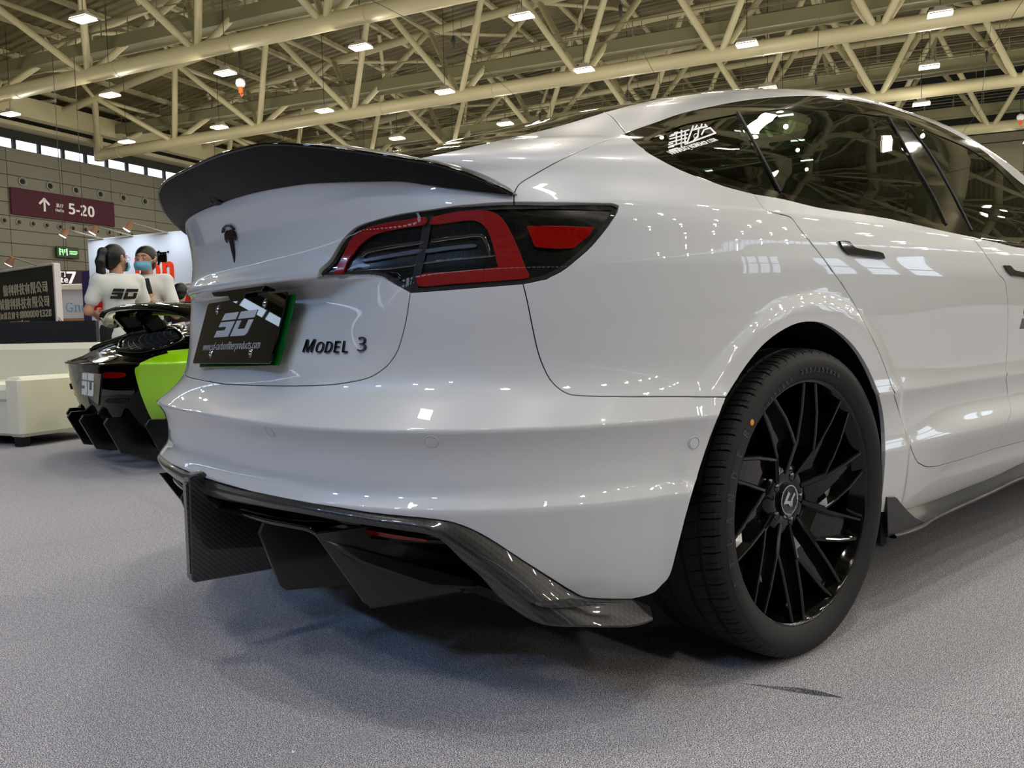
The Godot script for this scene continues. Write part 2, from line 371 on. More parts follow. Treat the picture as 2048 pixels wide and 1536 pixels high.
func make_rows():
	tab = []; var n = ROWS.size()
	for col in 7:
		var line = PackedFloat32Array()
		for i in n - 1:
			var h: float = ROWS[i + 1][0] - ROWS[i][0]
			var p0: float = ROWS[i][col]; var p1: float = ROWS[i + 1][col]; var m0 = row_slope(i, col, 1, h); var m1 = row_slope(i + 1, col, -1, h)
			for k in SUB:
				var t = float(k) / SUB; var t2 = t * t; var t3 = t2 * t
				line.append(p0 * (2 * t3 - 3 * t2 + 1) + m0 * (t3 - 2 * t2 + t) + p1 * (-2 * t3 + 3 * t2) + m1 * (t3 - t2))
		line.append(ROWS[n - 1][col]); line.append(ROWS[n - 1][col]); tab.append(line)

func skin(u: float, v: float) -> Vector3:
	var f = clampf(v, 0.0, ROWS.size() - 1.0) * SUB; var i = int(f); var t = f - i
	var y = lerpf(tab[0][i], tab[0][i + 1], t); var R = lerpf(tab[1][i], tab[1][i + 1], t); var W = lerpf(tab[2][i], tab[2][i + 1], t)
	var z0 = lerpf(tab[3][i], tab[3][i + 1], t); var n = lerpf(tab[4][i], tab[4][i + 1], t)
	var F = lerpf(tab[5][i], tab[5][i + 1], t); var zf = lerpf(tab[6][i], tab[6][i + 1], t)
	var x: float; var z: float
	if u <= 1.0:
		var ph = u * PI / 2; var r = pow(pow(absf(sin(ph)) / W, n) + pow(absf(cos(ph)) / (R - z0), n), -1.0 / n)
		x = r * sin(ph); z = z0 + r * cos(ph)
	elif u <= 2.0:
		x = W; z = z0 + (zf - z0) * (u - 1.0)
	else:
		var ph = (3.0 - u) * PI / 2; var r = pow(pow(absf(sin(ph)) / W, n) + pow(absf(cos(ph)) / (zf - F), n), -1.0 / n)
		x = r * sin(ph); z = zf - r * cos(ph)
	var ax = absf(x)
	if not sedan_shape: return Vector3(x, y, z)
	if y < 0.88 and ax > 0.6:                                   # flares round the wheel openings
		var k = sstep(0.6, 0.78, ax)
		var r1 = Vector2(z, y - 0.335).length(); var r2 = Vector2(z + 2.875, y - 0.335).length()
		x += signf(x) * k * 0.008 * (1.0 - sstep(0.422, 0.462, minf(r1, r2)))
		if z < -0.3 and z > -2.5:                                # hollow over the door crease and the tuck under it
			var d = sstep(-0.36, -0.86, z) * (1.0 - sstep(-2.1, -2.4, z))
			x -= signf(x) * d * (0.017 * sstep(0.428, 0.50, y) * (1.0 - sstep(0.53, 0.80, y)) + 0.030 * sstep(0.428, 0.30, y))
	if u < 0.85 and y > 0.6 and y < 0.95:                       # number-plate recess under the lip of the lid
		var h = 1.0 - sstep(0.30, 0.56, ax)
		z -= 0.046 * h * sstep(0.64, 0.80, y) * (1.0 - sstep(0.822, 0.838, y))
		z += 0.010 * h * exp(-pow((y - 0.846) / 0.018, 2.0))
	return Vector3(x, y, z)

func skin_n(u: float, v: float) -> Vector3:
	var e = 0.004; var w = minf(v, ROWS.size() - 1.05)
	var a = skin(u + e, w) - skin(u - e, w); var b = skin(u, w + 0.03) - skin(u, w - 0.03)
	if w < 0.04: b = skin(u, w + 0.03) - skin(u, w)
	return a.cross(b).normalized()

func make_grid():
	US = PackedFloat32Array(); VS = PackedFloat32Array(); GP = []; GN = []; GQ = []
	for k in 71: US.append(k / 70.0)
	for k in 72: US.append(1.0 + 0.36 * (k + 1) / 72.0)
	for k in 36: US.append(1.36 + 0.64 * (k + 1) / 36.0)
	for k in 20: US.append(2.0 + (k + 1) / 20.0)
	for r in ROWS.size() - 1:
		for k in 5: VS.append(r + k / 5.0)
	VS.append(ROWS.size() - 1.0)
	for v in VS:
		var a = PackedVector3Array(); var b = PackedVector3Array(); var q = PackedVector2Array()
		for u in US:
			var p = skin(u, v); a.append(p); b.append(skin_n(u, v)); q.append(project(p + OFF))
		GP.append(a); GN.append(b); GQ.append(q)

func seek(target: Vector2, g: Vector2) -> Vector2:               # Newton steps on the skin towards a pixel
	for it in 16:
		var e = project(skin(g.x, g.y) + OFF) - target
		if e.length() < 0.02: break
		var a = (project(skin(g.x + 0.002, g.y) + OFF) - project(skin(g.x - 0.002, g.y) + OFF)) / 0.004
		var b = (project(skin(g.x, g.y + 0.02) + OFF) - project(skin(g.x, g.y - 0.02) + OFF)) / 0.04
		var det = a.x * b.y - a.y * b.x
		if absf(det) < 1e-6: break
		var s = Vector2(e.x * b.y - e.y * b.x, a.x * e.y - a.y * e.x) / det
		g -= Vector2(clampf(s.x, -0.08, 0.08), clampf(s.y, -0.6, 0.6))
		g.y = clampf(g.y, 0.0, ROWS.size() - 1.02)
	return g
func pix(px: float, py: float) -> Vector2:                       # where the ray of a pixel meets the skin, as (u, v)
	var target = Vector2(px, py); var best = 1e12; var g = Vector2.ZERO
	for i in range(0, VS.size(), 2):
		var q: PackedVector2Array = GQ[i]
		for k in range(0, 160, 2):
			var d = q[k].distance_squared_to(target)
			if d < best and GN[i][k].dot(GP[i][k] + OFF - EYE) < 0.0: best = d; g = Vector2(US[k], VS[i])
	g = seek(target, g)
	if SHOW_MISS and project(skin(g.x, g.y) + OFF).distance_to(target) > 2.0: print("miss ", target, " ", project(skin(g.x, g.y) + OFF), " ", skin(g.x, g.y))
	return g
func v_of(y: float) -> float:
	var a = 0.0; var b = ROWS.size() - 1.0
	for i in 30:
		var m = (a + b) * 0.5
		if skin(0.0, m).y < y: a = m
		else: b = m
	return a
func zy(z: float, y: float) -> Vector2:                          # the side of the skin at a length and a height
	var v = v_of(y); var a = 0.0; var b = 3.0
	for i in 30:
		var m = (a + b) * 0.5
		if skin(m, v).z > z: a = m
		else: b = m
	return Vector2(a, v)

func smooth_line(pts: Array, sub := 4) -> Array:
	var out = []
	for i in pts.size() - 1:
		var p0 = pts[maxi(i - 1, 0)]; var p1 = pts[i]; var p2 = pts[i + 1]; var p3 = pts[mini(i + 2, pts.size() - 1)]
		for k in sub:
			var t = float(k) / sub
			out.append(0.5 * (2.0 * p1 + (p2 - p0) * t + (2.0 * p0 - 5.0 * p1 + 4.0 * p2 - p3) * t * t + (3.0 * p1 - p0 - 3.0 * p2 + p3) * t * t * t))
	out.append(pts[-1]); return out
func trace(px: Array, sub := 4) -> Array:                        # pixels [x, y] (or ready (u, v) points) -> a smooth line on the skin
	var uv = []; var pts = []
	for p in px:
		var g = p if p is Vector2 else pix(p[0], p[1])
		uv.append(g); pts.append(project(skin(g.x, g.y) + OFF))
	var fine = smooth_line(pts, sub); var out = []
	for i in fine.size():
		var k = mini(i / sub, uv.size() - 1)
		if i % sub == 0: out.append(uv[k])
		else:
			var guess = uv[k].lerp(uv[k + 1], float(i % sub) / sub); var g = seek(fine[i], guess)
			out.append(g if g.distance_to(guess) < 0.7 and project(skin(g.x, g.y) + OFF).distance_to(fine[i]) < 1.0 else guess)
	return out
func back(a: Array) -> Array:
	var b = a.duplicate(); b.reverse(); return b
func join(lines: Array) -> PackedVector2Array:
	var out = PackedVector2Array()
	for l in lines:
		for p in l:
			if out.is_empty() or out[-1].distance_to(p) > 1e-4: out.append(p)
	if out.size() > 1 and out[0].distance_to(out[-1]) < 1e-4: out.remove_at(out.size() - 1)
	return out

func frame_at(g: Vector2) -> Array:                              # point, normal, du, dv
	var u = g.x; var v = clampf(g.y, 0.03, ROWS.size() - 1.05)
	return [skin(u, v), skin_n(u, v), (skin(u + 0.003, v) - skin(u - 0.003, v)) / 0.006, (skin(u, v + 0.02) - skin(u, v - 0.02)) / 0.04]
func shift(g: Vector2, f: Array, d: Vector3) -> Vector2:         # move a (u, v) point by d metres along the skin
	var a = f[2].dot(f[2]); var b = f[2].dot(f[3]); var c = f[3].dot(f[3]); var p = f[2].dot(d); var q = f[3].dot(d); var det = a * c - b * b
	if absf(det) < 1e-12: return g
	return g + Vector2((p * c - q * b) / det, (q * a - p * b) / det)
func inset(poly: PackedVector2Array, gap: float) -> Array:       # [inset polygon, outward directions]
	var m = poly.size(); var cw = Geometry2D.is_polygon_clockwise(poly); var out = PackedVector2Array(); var dirs = []; var fr = []
	for g in poly: fr.append(frame_at(g))
	for i in m:
		var f = fr[i]; var t1 = (fr[i][0] - fr[(i + m - 1) % m][0]).normalized(); var t2 = (fr[(i + 1) % m][0] - fr[i][0]).normalized()
		var o1 = f[1].cross(t1); var o2 = f[1].cross(t2); var o = o1 + o2
		if o.length() < 0.2: o = o2
		o = o.normalized() / maxf(0.45, o.normalized().dot(o2.normalized()))
		if not cw: o = -o
		if poly[i].x < 0.002: o.x = 0.0
		dirs.append(o); var g = shift(poly[i], f, -o * gap)
		if poly[i].x < 0.002: g.x = 0.0
		out.append(g)
	return [out, dirs]

func panel_mesh(poly: PackedVector2Array, off := 0.0, gap := 0.002, depth := 0.014, holes := [], bev := 0.001) -> MB:
	var mb = MB.new(); var got = inset(poly, gap); var P: PackedVector2Array = got[0]
	var lo = P[0]; var hi = P[0]
	for g in P: lo = lo.min(g); hi = hi.max(g)
	var touched = {}
	for loop in [P] + holes:
		for i in loop.size():
			var a = loop[i]; var b = loop[(i + 1) % loop.size()]; var ns = maxi(2, int(maxf(absf(b.x - a.x) * 600.0, absf(b.y - a.y) * 40.0)))
			for k in ns + 1:
				var g = a.lerp(b, float(k) / ns); touched[Vector2i(US.bsearch(g.x, false) - 1, VS.bsearch(g.y, false) - 1)] = true
	for i in VS.size() - 1:
		if VS[i + 1] < lo.y or VS[i] > hi.y: continue
		for k in US.size() - 1:
			if US[k + 1] < lo.x or US[k] > hi.x: continue
			var cell = PackedVector2Array([Vector2(US[k], VS[i]), Vector2(US[k + 1], VS[i]), Vector2(US[k + 1], VS[i + 1]), Vector2(US[k], VS[i + 1])])
			if touched.has(Vector2i(k, i)):
				var pieces = Geometry2D.intersect_polygons(cell, P)
				for h in holes:
					var nx = []
					for q in pieces: nx.append_array(Geometry2D.clip_polygons(q, h))
					pieces = nx
				for q in pieces:
					if q.size() < 3: continue
					var mid = Vector2.ZERO
					for g in q: mid += g / q.size()
					if gap > 0.0 and not Geometry2D.is_point_in_polygon(mid, poly): continue
					var ids = Geometry2D.triangulate_polygon(q); var pp = []; var nn = []
					for g in q:
						var w = skin_n(g.x, g.y); nn.append(w); pp.append(skin(g.x, g.y) + w * off)
					for j in range(0, ids.size(), 3): mb.tri(pp[ids[j]], pp[ids[j + 1]], pp[ids[j + 2]], nn[ids[j]], nn[ids[j + 1]], nn[ids[j + 2]])
			else:
				var c = (cell[0] + cell[2]) * 0.5
				if not Geometry2D.is_point_in_polygon(c, P) or not Geometry2D.is_point_in_polygon(c, poly): continue
				var skip = false
				for h in holes: skip = skip or Geometry2D.is_point_in_polygon(c, h)
				if skip: continue
				var n0 = GN[i][k]; var n1 = GN[i][k + 1]; var n2 = GN[i + 1][k + 1]; var n3 = GN[i + 1][k]
				mb.quadn(GP[i][k] + n0 * off, GP[i][k + 1] + n1 * off, GP[i + 1][k + 1] + n2 * off, GP[i + 1][k] + n3 * off, n0, n1, n2, n3)
	if depth > 0.0:
		var r0 = []; var r1 = []; var r2 = []; var nr = []; var od = []
		for i in P.size():
			var w = skin_n(P[i].x, P[i].y); var p = skin(P[i].x, P[i].y) + w * off; var o = got[1][i]; nr.append(w); od.append(o)
			r0.append(p); r1.append(p + o * bev - w * bev); r2.append(p + o * bev - w * depth)
		for i in P.size():
			var k = (i + 1) % P.size()
			if P[i].x < 0.004 and P[k].x < 0.004: continue
			mb.quadn(r0[i], r0[k], r1[k], r1[i], nr[i], nr[k], (nr[k] + od[k]).normalized(), (nr[i] + od[i]).normalized())
			mb.quad(r1[i], r1[k], r2[k], r2[i], od[i])
	return mb
# builds a panel; mode "both": one mesh over both halves of the car, "pair": one mesh on each side
func panel(called: String, poly: PackedVector2Array, material, parent: Node, o := {}) -> Node3D:
	var mb = panel_mesh(poly, o.get("off", 0.0), o.get("gap", 0.002), o.get("depth", 0.014), o.get("holes", []))
	if o.get("mode", "pair") == "both":
		mb.mirror_x(); return obj(called, mb, material, parent)
	var r = obj(called, mb, material, parent)
	if not o.get("single", false): obj(called, mb.mirrored(), material, parent)
	return r
func on_skin(g: Vector2, off := 0.0) -> Vector3:
	return skin(g.x, g.y) + skin_n(g.x, g.y) * off
func line3(line: Array, off := 0.0) -> Array:
	var out = []
	for g in line: out.append(on_skin(g, off))
	return out
func seal_mesh(mb: MB, line: Array, width := 0.016, off := -0.010):       # rubber strip lying under a panel gap
	for i in line.size() - 1:
		var a = frame_at(line[i]); var b = frame_at(line[i + 1])
		if a[0].distance_to(b[0]) < 1e-5: continue
		var d = (b[0] - a[0]).normalized(); var o1 = a[1].cross(d).normalized() * width * 0.5; var o2 = b[1].cross(d).normalized() * width * 0.5
		var p = a[0] + a[1] * off; var q = b[0] + b[1] * off
		mb.quadn(p - o1, p + o1, q + o2, q - o2, a[1], a[1], b[1], b[1])

# ---------------------------------------------------------------- the sedan
var K := {}      # lines on the skin

func sedan_lines():
	K.seam = trace([[501, 770.5], [571, 771.6], [641, 770.5], [688, 766], [735, 756], [763, 740.5], [782, 722], [796, 698], [806.5, 663], [813.5, 630], [817, 607], [820, 585]])
	K.seam.push_front(Vector2(0.0, K.seam[0].y - 0.05))
	K.light_gap = trace([[820, 585], [828, 552], [835.6, 517.5], [843.5, 483], [851, 439], [860, 420]])
	K.in_top = trace([[636, 559], [637, 541], [645, 532]]); K.in_top += trace([[645, 532], [660.6, 517.5], [682.5, 483], [707.5, 458], [735.6, 445.6], [795, 430], [860, 420]]).slice(1)
	K.in_bot = trace([[636, 559], [664, 560], [714, 556.6], [754, 554], [770, 558], [795, 570.6], [820, 585]])
	K.out_top = trace([[860, 420], [932.5, 409.7], [995, 405], [1028, 403.7]])
	K.out_top2 = trace([[1028, 403.7], [1120, 405], [1200, 407], [1226, 407.5], [1237, 412]])
	K.out_side = trace([[1237, 412], [1232.5, 427], [1214, 455], [1182.5, 492.5], [1151, 520.6], [1120, 544], [1082.5, 559.7], [1046, 567.5]])
	K.out_bot = trace([[1046, 567.5], [964, 574], [870, 581.6], [820, 585]])
	K.bump_seam = trace([[1046, 567.5], [1055, 605], [1064, 650], [1075, 700], [1087, 734], [1104, 764], [1131, 785], [1162, 791], [1246, 793], [1350, 793], [1453, 794]])
	K.arch_back = trace([[1453, 794], [1416, 890], [1382, 998], [1355, 1100], [1341, 1150], [1324, 1171], [1304, 1188], [1263, 1199]])
	K.lip = trace([[1263, 1199], [1179, 1197], [1145, 1184], [1100, 1156], [1043, 1120], [975, 1076], [925, 1052], [874, 1040], [739, 1026], [593, 1001], [500, 982]])
	K.lip.append(Vector2(0.0, K.lip[-1].y - 0.1))
	K.pillar_gap = trace([[1028, 403.7], [1028, 390], [1033, 376], [1042, 365], [1068.6, 349], [1117, 322], [1166, 299], [1215, 279], [1251, 266]])
	K.spoiler_joint = trace([[1027, 391], [971, 385.5], [897.6, 376], [849, 368.5], [800, 362], [710, 363], [628, 365.7], [573, 372.5], [519, 382], [464, 397], [430, 411]])
	K.spoiler_joint.append(Vector2(0.0, K.spoiler_joint[-1].y - 0.1))
	K.roof_seam = trace([[1251, 266], [1234.6, 245], [1222, 232], [1208, 224]])
	K.glass_edge = trace([[832, 317], [897.6, 304], [958.7, 290], [1020, 275.7], [1093, 258.6], [1166, 238], [1208, 225]])
	K.glass_edge2 = trace([[1208, 225], [1260, 211], [1300, 202], [1350, 194], zy(-0.72, 1.437), zy(-1.05, 1.445), zy(-1.28, 1.440), zy(-1.42, 1.425)])
	K.win_top = trace([[1251, 266], [1277, 256], [1307.7, 245.6], [1363, 226], [1424.6, 212], [1486, 200.5], [1547.6, 194], [1609, 191], [1660, 192.7], [1695, 198], [1749, 207], [1804, 222], [1859, 243], [1913.5, 269], [1968, 301.7], [2009, 336], [2048, 369], zy(-1.95, 1.12), zy(-2.2, 1.0), zy(-2.32, 0.955)])
	K.win_bot = trace([[1251, 266], [1291, 301], [1322, 319.5], [1363, 340], [1404, 356], [1445, 370.7], [1486, 382], [1508.7, 387.5]])
	K.win_bot2 = trace([[1508.7, 387.5], [1568, 398], [1640, 415], [1722, 427.5], [1804, 442.5], [1913.5, 467], [1943, 473]])
	K.win_bot3 = trace([[1943, 473], [1995.5, 485], [2048, 496], zy(-1.7, 0.952), zy(-2.32, 0.955)])
	K.door_back = trace([[1508.7, 387.5], [1515, 399], [1527, 416], [1547.6, 425], [1576, 432], [1586.6, 439.5], [1601, 460], [1640, 508], [1692, 580], [1719, 627], [1744, 674], [1769, 731], [1788.6, 790], [1808, 855], [1830.7, 916.6], [1843, 929], [1856, 934], [1875, 932.5]])
	K.door_bot = trace([[1875, 932.5], [1934, 916], [1991.5, 897]])
	K.door_bot2 = trace([[1991.5, 897], [2048, 882], zy(-1.6, 0.338), zy(-2.05, 0.338), zy(-2.2, 0.36)])
	K.door_mid = trace([[1943, 473], [1968, 505], [1995.5, 546], [2012, 571], [2016, 661], [2012, 740], [2016, 790], [2022, 822], [2012, 851], [1991.5, 897]])
	K.door_front = trace([zy(-2.2, 0.36), zy(-2.30, 0.55), zy(-2.31, 0.75), zy(-2.32, 0.955)])
	K.arch_front = trace([[1453, 794], [1492, 733], [1534, 684], [1583, 652], [1623, 644], [1662, 654], [1709, 694], [1746, 758], [1766, 827], [1770.5, 902], [1768, 957], [1764, 992], [1758, 1025]])
	K.sill_bot = trace([[1758, 1025], [1790, 1024], [1817, 1019], [1875, 1000], [1934, 976], [1992.5, 953], [2048, 926], zy(-1.7, 0.245), zy(-2.2, 0.245), zy(-2.42, 0.245)])

func build_sedan():
	ROWS = SEDAN_ROWS; make_rows(); make_grid(); sedan_lines()
	var car = thing("white_sedan", "glossy white four-door car with black carbon spoiler, diffuser and black wheels", "car")
	var W = M.paint
	# skin panels
	panel("rear_bumper", join([K.seam, back(K.out_bot), K.bump_seam, K.arch_back, K.lip]), W, car, {"mode": "both", "depth": 0.02})
	panel("trunk_lid", join([K.seam, back(K.in_bot), K.in_top, K.out_top, K.pillar_gap.slice(0, 5), [K.spoiler_joint[0]], K.spoiler_joint]), W, car, {"mode": "both", "depth": 0.02})
	var deck_end = K.glass_edge[0]
	panel("rear_deck_panel", join([back(K.spoiler_joint), K.pillar_gap.slice(6), K.roof_seam, back(K.glass_edge), [Vector2(0.2, v_of(1.068)), Vector2(0.0, v_of(1.078))]]), W, car, {"mode": "both"})
	panel("quarter_panel", join([K.pillar_gap, K.win_bot, K.door_back, K.door_bot, K.door_bot2, [zy(-2.34, 0.45), zy(-2.42, 0.33)], back(K.sill_bot), back(K.arch_front), back(K.bump_seam), back(K.out_side), back(K.out_top2)]), W, car, {"depth": 0.010})
	panel("rear_door", join([K.win_bot2, K.door_mid, back(K.door_bot), back(K.door_back)]), W, car, {"depth": 0.02})
	panel("front_door", join([K.win_bot3, back(K.door_front), back(K.door_bot2), back(K.door_mid)]), W, car, {"depth": 0.02})
	panel("roof_rail", join([K.roof_seam, K.glass_edge2, [zy(-1.9, 1.18), zy(-2.2, 1.045), zy(-2.42, 0.958), zy(-2.32, 0.955)], back(K.win_top)]), W, car, {})
	var fa = []
	for k in 13:
		var a = PI - PI * k / 12.0 - 0.25 + 0.5 * (k / 12.0); fa.append(zy(-2.875 - 0.385 * cos(a), maxf(0.335 + 0.385 * sin(a), 0.2)))
	panel("front_fender", join([[zy(-2.42, 0.33), zy(-2.34, 0.45)], K.door_front.slice(1), [zy(-2.42, 0.958), Vector2(2.72, v_of(0.90)), Vector2(3.0, v_of(0.90)), Vector2(3.0, 0.6), Vector2(2.75, 0.6), Vector2(2.6, 0.6)], back(fa), [zy(-2.45, 0.25)]]), W, car, {"mode": "both"})
	panel("hood", join([[Vector2(2.72, v_of(0.90)), zy(-2.42, 0.958), Vector2(2.6, v_of(0.985)), Vector2(3.0, v_of(0.985)), Vector2(3.0, v_of(0.90))]]), W, car, {"mode": "both"})
	# glass
	panel("rear_window", join([[Vector2(0.0, v_of(1.078)), Vector2(0.2, v_of(1.068))], K.glass_edge, K.glass_edge2, [Vector2(2.75, v_of(1.425)), Vector2(3.0, v_of(1.425)), Vector2(3.0, ROWS.size() - 1.02), Vector2(0.0, ROWS.size() - 1.02)]]), M.roof_glass, car, {"mode": "both", "gap": 0.0005, "depth": 0.004})
	panel("windscreen", join([[Vector2(3.0, v_of(0.985)), Vector2(2.6, v_of(0.985)), zy(-2.42, 0.958), zy(-2.2, 1.045), zy(-1.9, 1.18), zy(-1.42, 1.425), Vector2(2.75, v_of(1.425)), Vector2(3.0, v_of(1.425))]]), M.roof_glass, car, {"mode": "both", "gap": 0.001, "depth": 0.004})
	var g1 = join([trace([[1300, 277], [1363, 250], [1416, 238.5], [1473, 227]]), trace([[1473, 227], [1516, 305], [1557, 383]]), trace([[1557, 383], [1496, 367], [1424, 346], [1363, 321.5], [1332, 307], [1300, 277]])])
	var g2 = join([trace([[1480, 226], [1568, 217], [1640, 217], [1722, 226], [1776, 234]]), trace([[1776, 234], [1830, 330], [1866, 395], [1891, 449]]), trace([[1891, 449], [1804, 431.6], [1722, 416.5], [1640, 402.5], [1564, 385]]), trace([[1564, 385], [1523, 304], [1480, 226]])])
	var g3 = join([trace([[1813, 245], [1878, 270], [1941, 298], [1995.5, 336], [2048, 388], zy(-1.9, 1.09), zy(-2.16, 0.985)]), trace([zy(-2.16, 0.985), zy(-1.7, 0.965), [2048, 486], [1995, 474], [1943.5, 461]]), trace([[1943.5, 461], [1900, 377], [1859, 306], [1813, 245]])])
	panel("window_frame", join([K.win_top, back(K.win_bot3), back(K.win_bot2), back(K.win_bot)]), M.black_gloss, car, {"holes": [g1, g2, g3], "gap": 0.0006, "depth": 0.004, "off": -0.0008})
	for g in [["quarter_glass", g1], ["door_glass", g2], ["door_glass", g3]]:
		panel(g[0], g[1], M.tint, car, {"off": -0.003, "gap": 0.0, "depth": 0.003}); panel("tint_film", g[1], M.film, car, {"off": -0.0065, "gap": 0.0, "depth": 0.0})
	for l in [[[1476, 224], [1519, 304], [1561, 384]], [[1777, 233], [1831, 330], [1868, 395], [1893, 449]], [[1811, 243], [1859, 306], [1900, 377], [1943.5, 461]]]:
		var q = trace(l); var mb = MB.new(); mb.pipe(line3(q, 0.0005), 0.0032, 6); obj("window_divider", mb, M.rubber, car); obj("window_divider", mb.mirrored(), M.rubber, car)
	# rubber in the gaps
	var sm = MB.new()
	for l in [K.seam, K.light_gap, K.pillar_gap, K.bump_seam, K.door_back, K.door_bot, K.door_bot2, K.door_mid, K.door_front, K.roof_seam, K.in_bot, K.in_top, K.out_top, K.out_top2, K.out_side, K.out_bot]: seal_mesh(sm, l)
	sm.mirror_x(); obj("gap_seal", sm, M.rubber, car)
	tail_lights(car); trunk_details(car); spoiler(car); diffuser(car); skirts(car); side_details(car); underbody(car); wheels(car)

func px_poly(px: Array, org: Vector2, k: float, sub := 3, closed := true) -> PackedVector2Array:   # traced outline, given in a crop's own pixels
	var a = []
	for p in px: a.append([org.x + p[0] / k, org.y + p[1] / k])
	if closed: a.append(a[0])
	return join([trace(a, sub)])
func px_sharp(px: Array, org: Vector2, k: float) -> PackedVector2Array:
	var a = []
	for p in px: a.append(pix(org.x + p[0] / k, org.y + p[1] / k))
	return join([a])

func lamp_part(called: String, poly: PackedVector2Array, m, parents: Array, off: float, depth := 0.004):
	var mb = panel_mesh(poly, off, 0.0, depth, [], 0.0006)
	obj(called, mb, m, parents[0]); obj(called, mb.mirrored(), m, parents[1])

func tail_lights(car: Node):
	var O = Vector2(620, 380); var k = 3.2
	var inner = [part_node("trunk_light", car), part_node("trunk_light", car)]; var outer = [part_node("tail_light", car), part_node("tail_light", car)]
	var p_in = join([K.in_bot, K.light_gap, back(K.in_top)]); var p_out = join([K.out_top, K.out_top2, K.out_side, K.out_bot, K.light_gap])
	lamp_part("housing", join([inset(p_in, 0.003)[0]]), M.lamp_black, inner, -0.013, 0.0); lamp_part("housing", join([inset(p_out, 0.003)[0]]), M.lamp_black, outer, -0.013, 0.0)
	lamp_part("lens", join([inset(p_in, 0.002)[0]]), M.lens, inner, 0.0, 0.012); lamp_part("lens", join([inset(p_out, 0.002)[0]]), M.lens, outer, 0.0, 0.012)
	lamp_part("red_light_bar", px_poly([[130, 540], [165, 470], [200, 400], [250, 310], [330, 250], [450, 215], [600, 190], [728, 170], [722, 215], [600, 235], [480, 258], [390, 285], [310, 340], [260, 400], [220, 450], [187, 540]], O, k), M.red_lens, inner, -0.006)
	lamp_part("red_light_bar", px_poly([[778, 168], [900, 142], [1050, 124], [1130, 127], [1200, 152], [1250, 212], [1300, 302], [1350, 420], [1380, 500], [1400, 553], [1300, 568], [1100, 583], [850, 600], [690, 610], [698, 538], [900, 522], [1100, 502], [1196, 490], [1195, 460], [1170, 350], [1130, 245], [1070, 195], [990, 188], [770, 216]], O, k), M.red_lens, outer, -0.006)
	lamp_part("side_reflector", px_sharp([[1390, 230], [1500, 228], [1600, 229], [1820, 235], [1790, 285], [1740, 325], [1690, 365], [1580, 368], [1450, 358], [1435, 345]], O, k), M.red_reflector, outer, -0.004)
	lamp_part("chrome_strip", px_poly([[308, 408], [350, 376], [500, 350], [694, 322], [690, 336], [500, 365], [358, 392], [322, 416]], O, k), M.chrome, inner, -0.008)
	lamp_part("chrome_strip", px_poly([[770, 312], [900, 293], [1060, 276], [1118, 298], [1150, 400], [1138, 404], [1108, 312], [1060, 290], [900, 308], [772, 326]], O, k), M.chrome, outer, -0.008)
	lamp_part("led_strip", px_poly([[330, 432], [500, 402], [685, 372], [681, 392], [500, 420], [330, 446]], O, k), M.led_grey, inner, -0.008)
	lamp_part("led_strip", px_poly([[735, 372], [900, 352], [1040, 340], [1040, 358], [900, 370], [735, 392]], O, k), M.led_grey, outer, -0.008)
	lamp_part("trim_edge", px_poly([[722, 452], [900, 430], [1150, 408], [1150, 414], [900, 437], [722, 459]], O, k), M.chrome, outer, -0.010)
	lamp_part("trim_edge", px_poly([[215, 500], [290, 458], [360, 470], [340, 492], [280, 480], [225, 515]], O, k), M.chrome, inner, -0.010)
	lamp_part("trim_edge", px_poly([[230, 512], [450, 492], [668, 466], [667, 472], [450, 499], [230, 519]], O, k), M.chrome, inner, -0.010)

func flat_poly(pts: Array) -> PackedVector2Array:
	var a = PackedVector2Array()
	for p in pts: a.append(Vector2(p[0], p[1]))
	return a

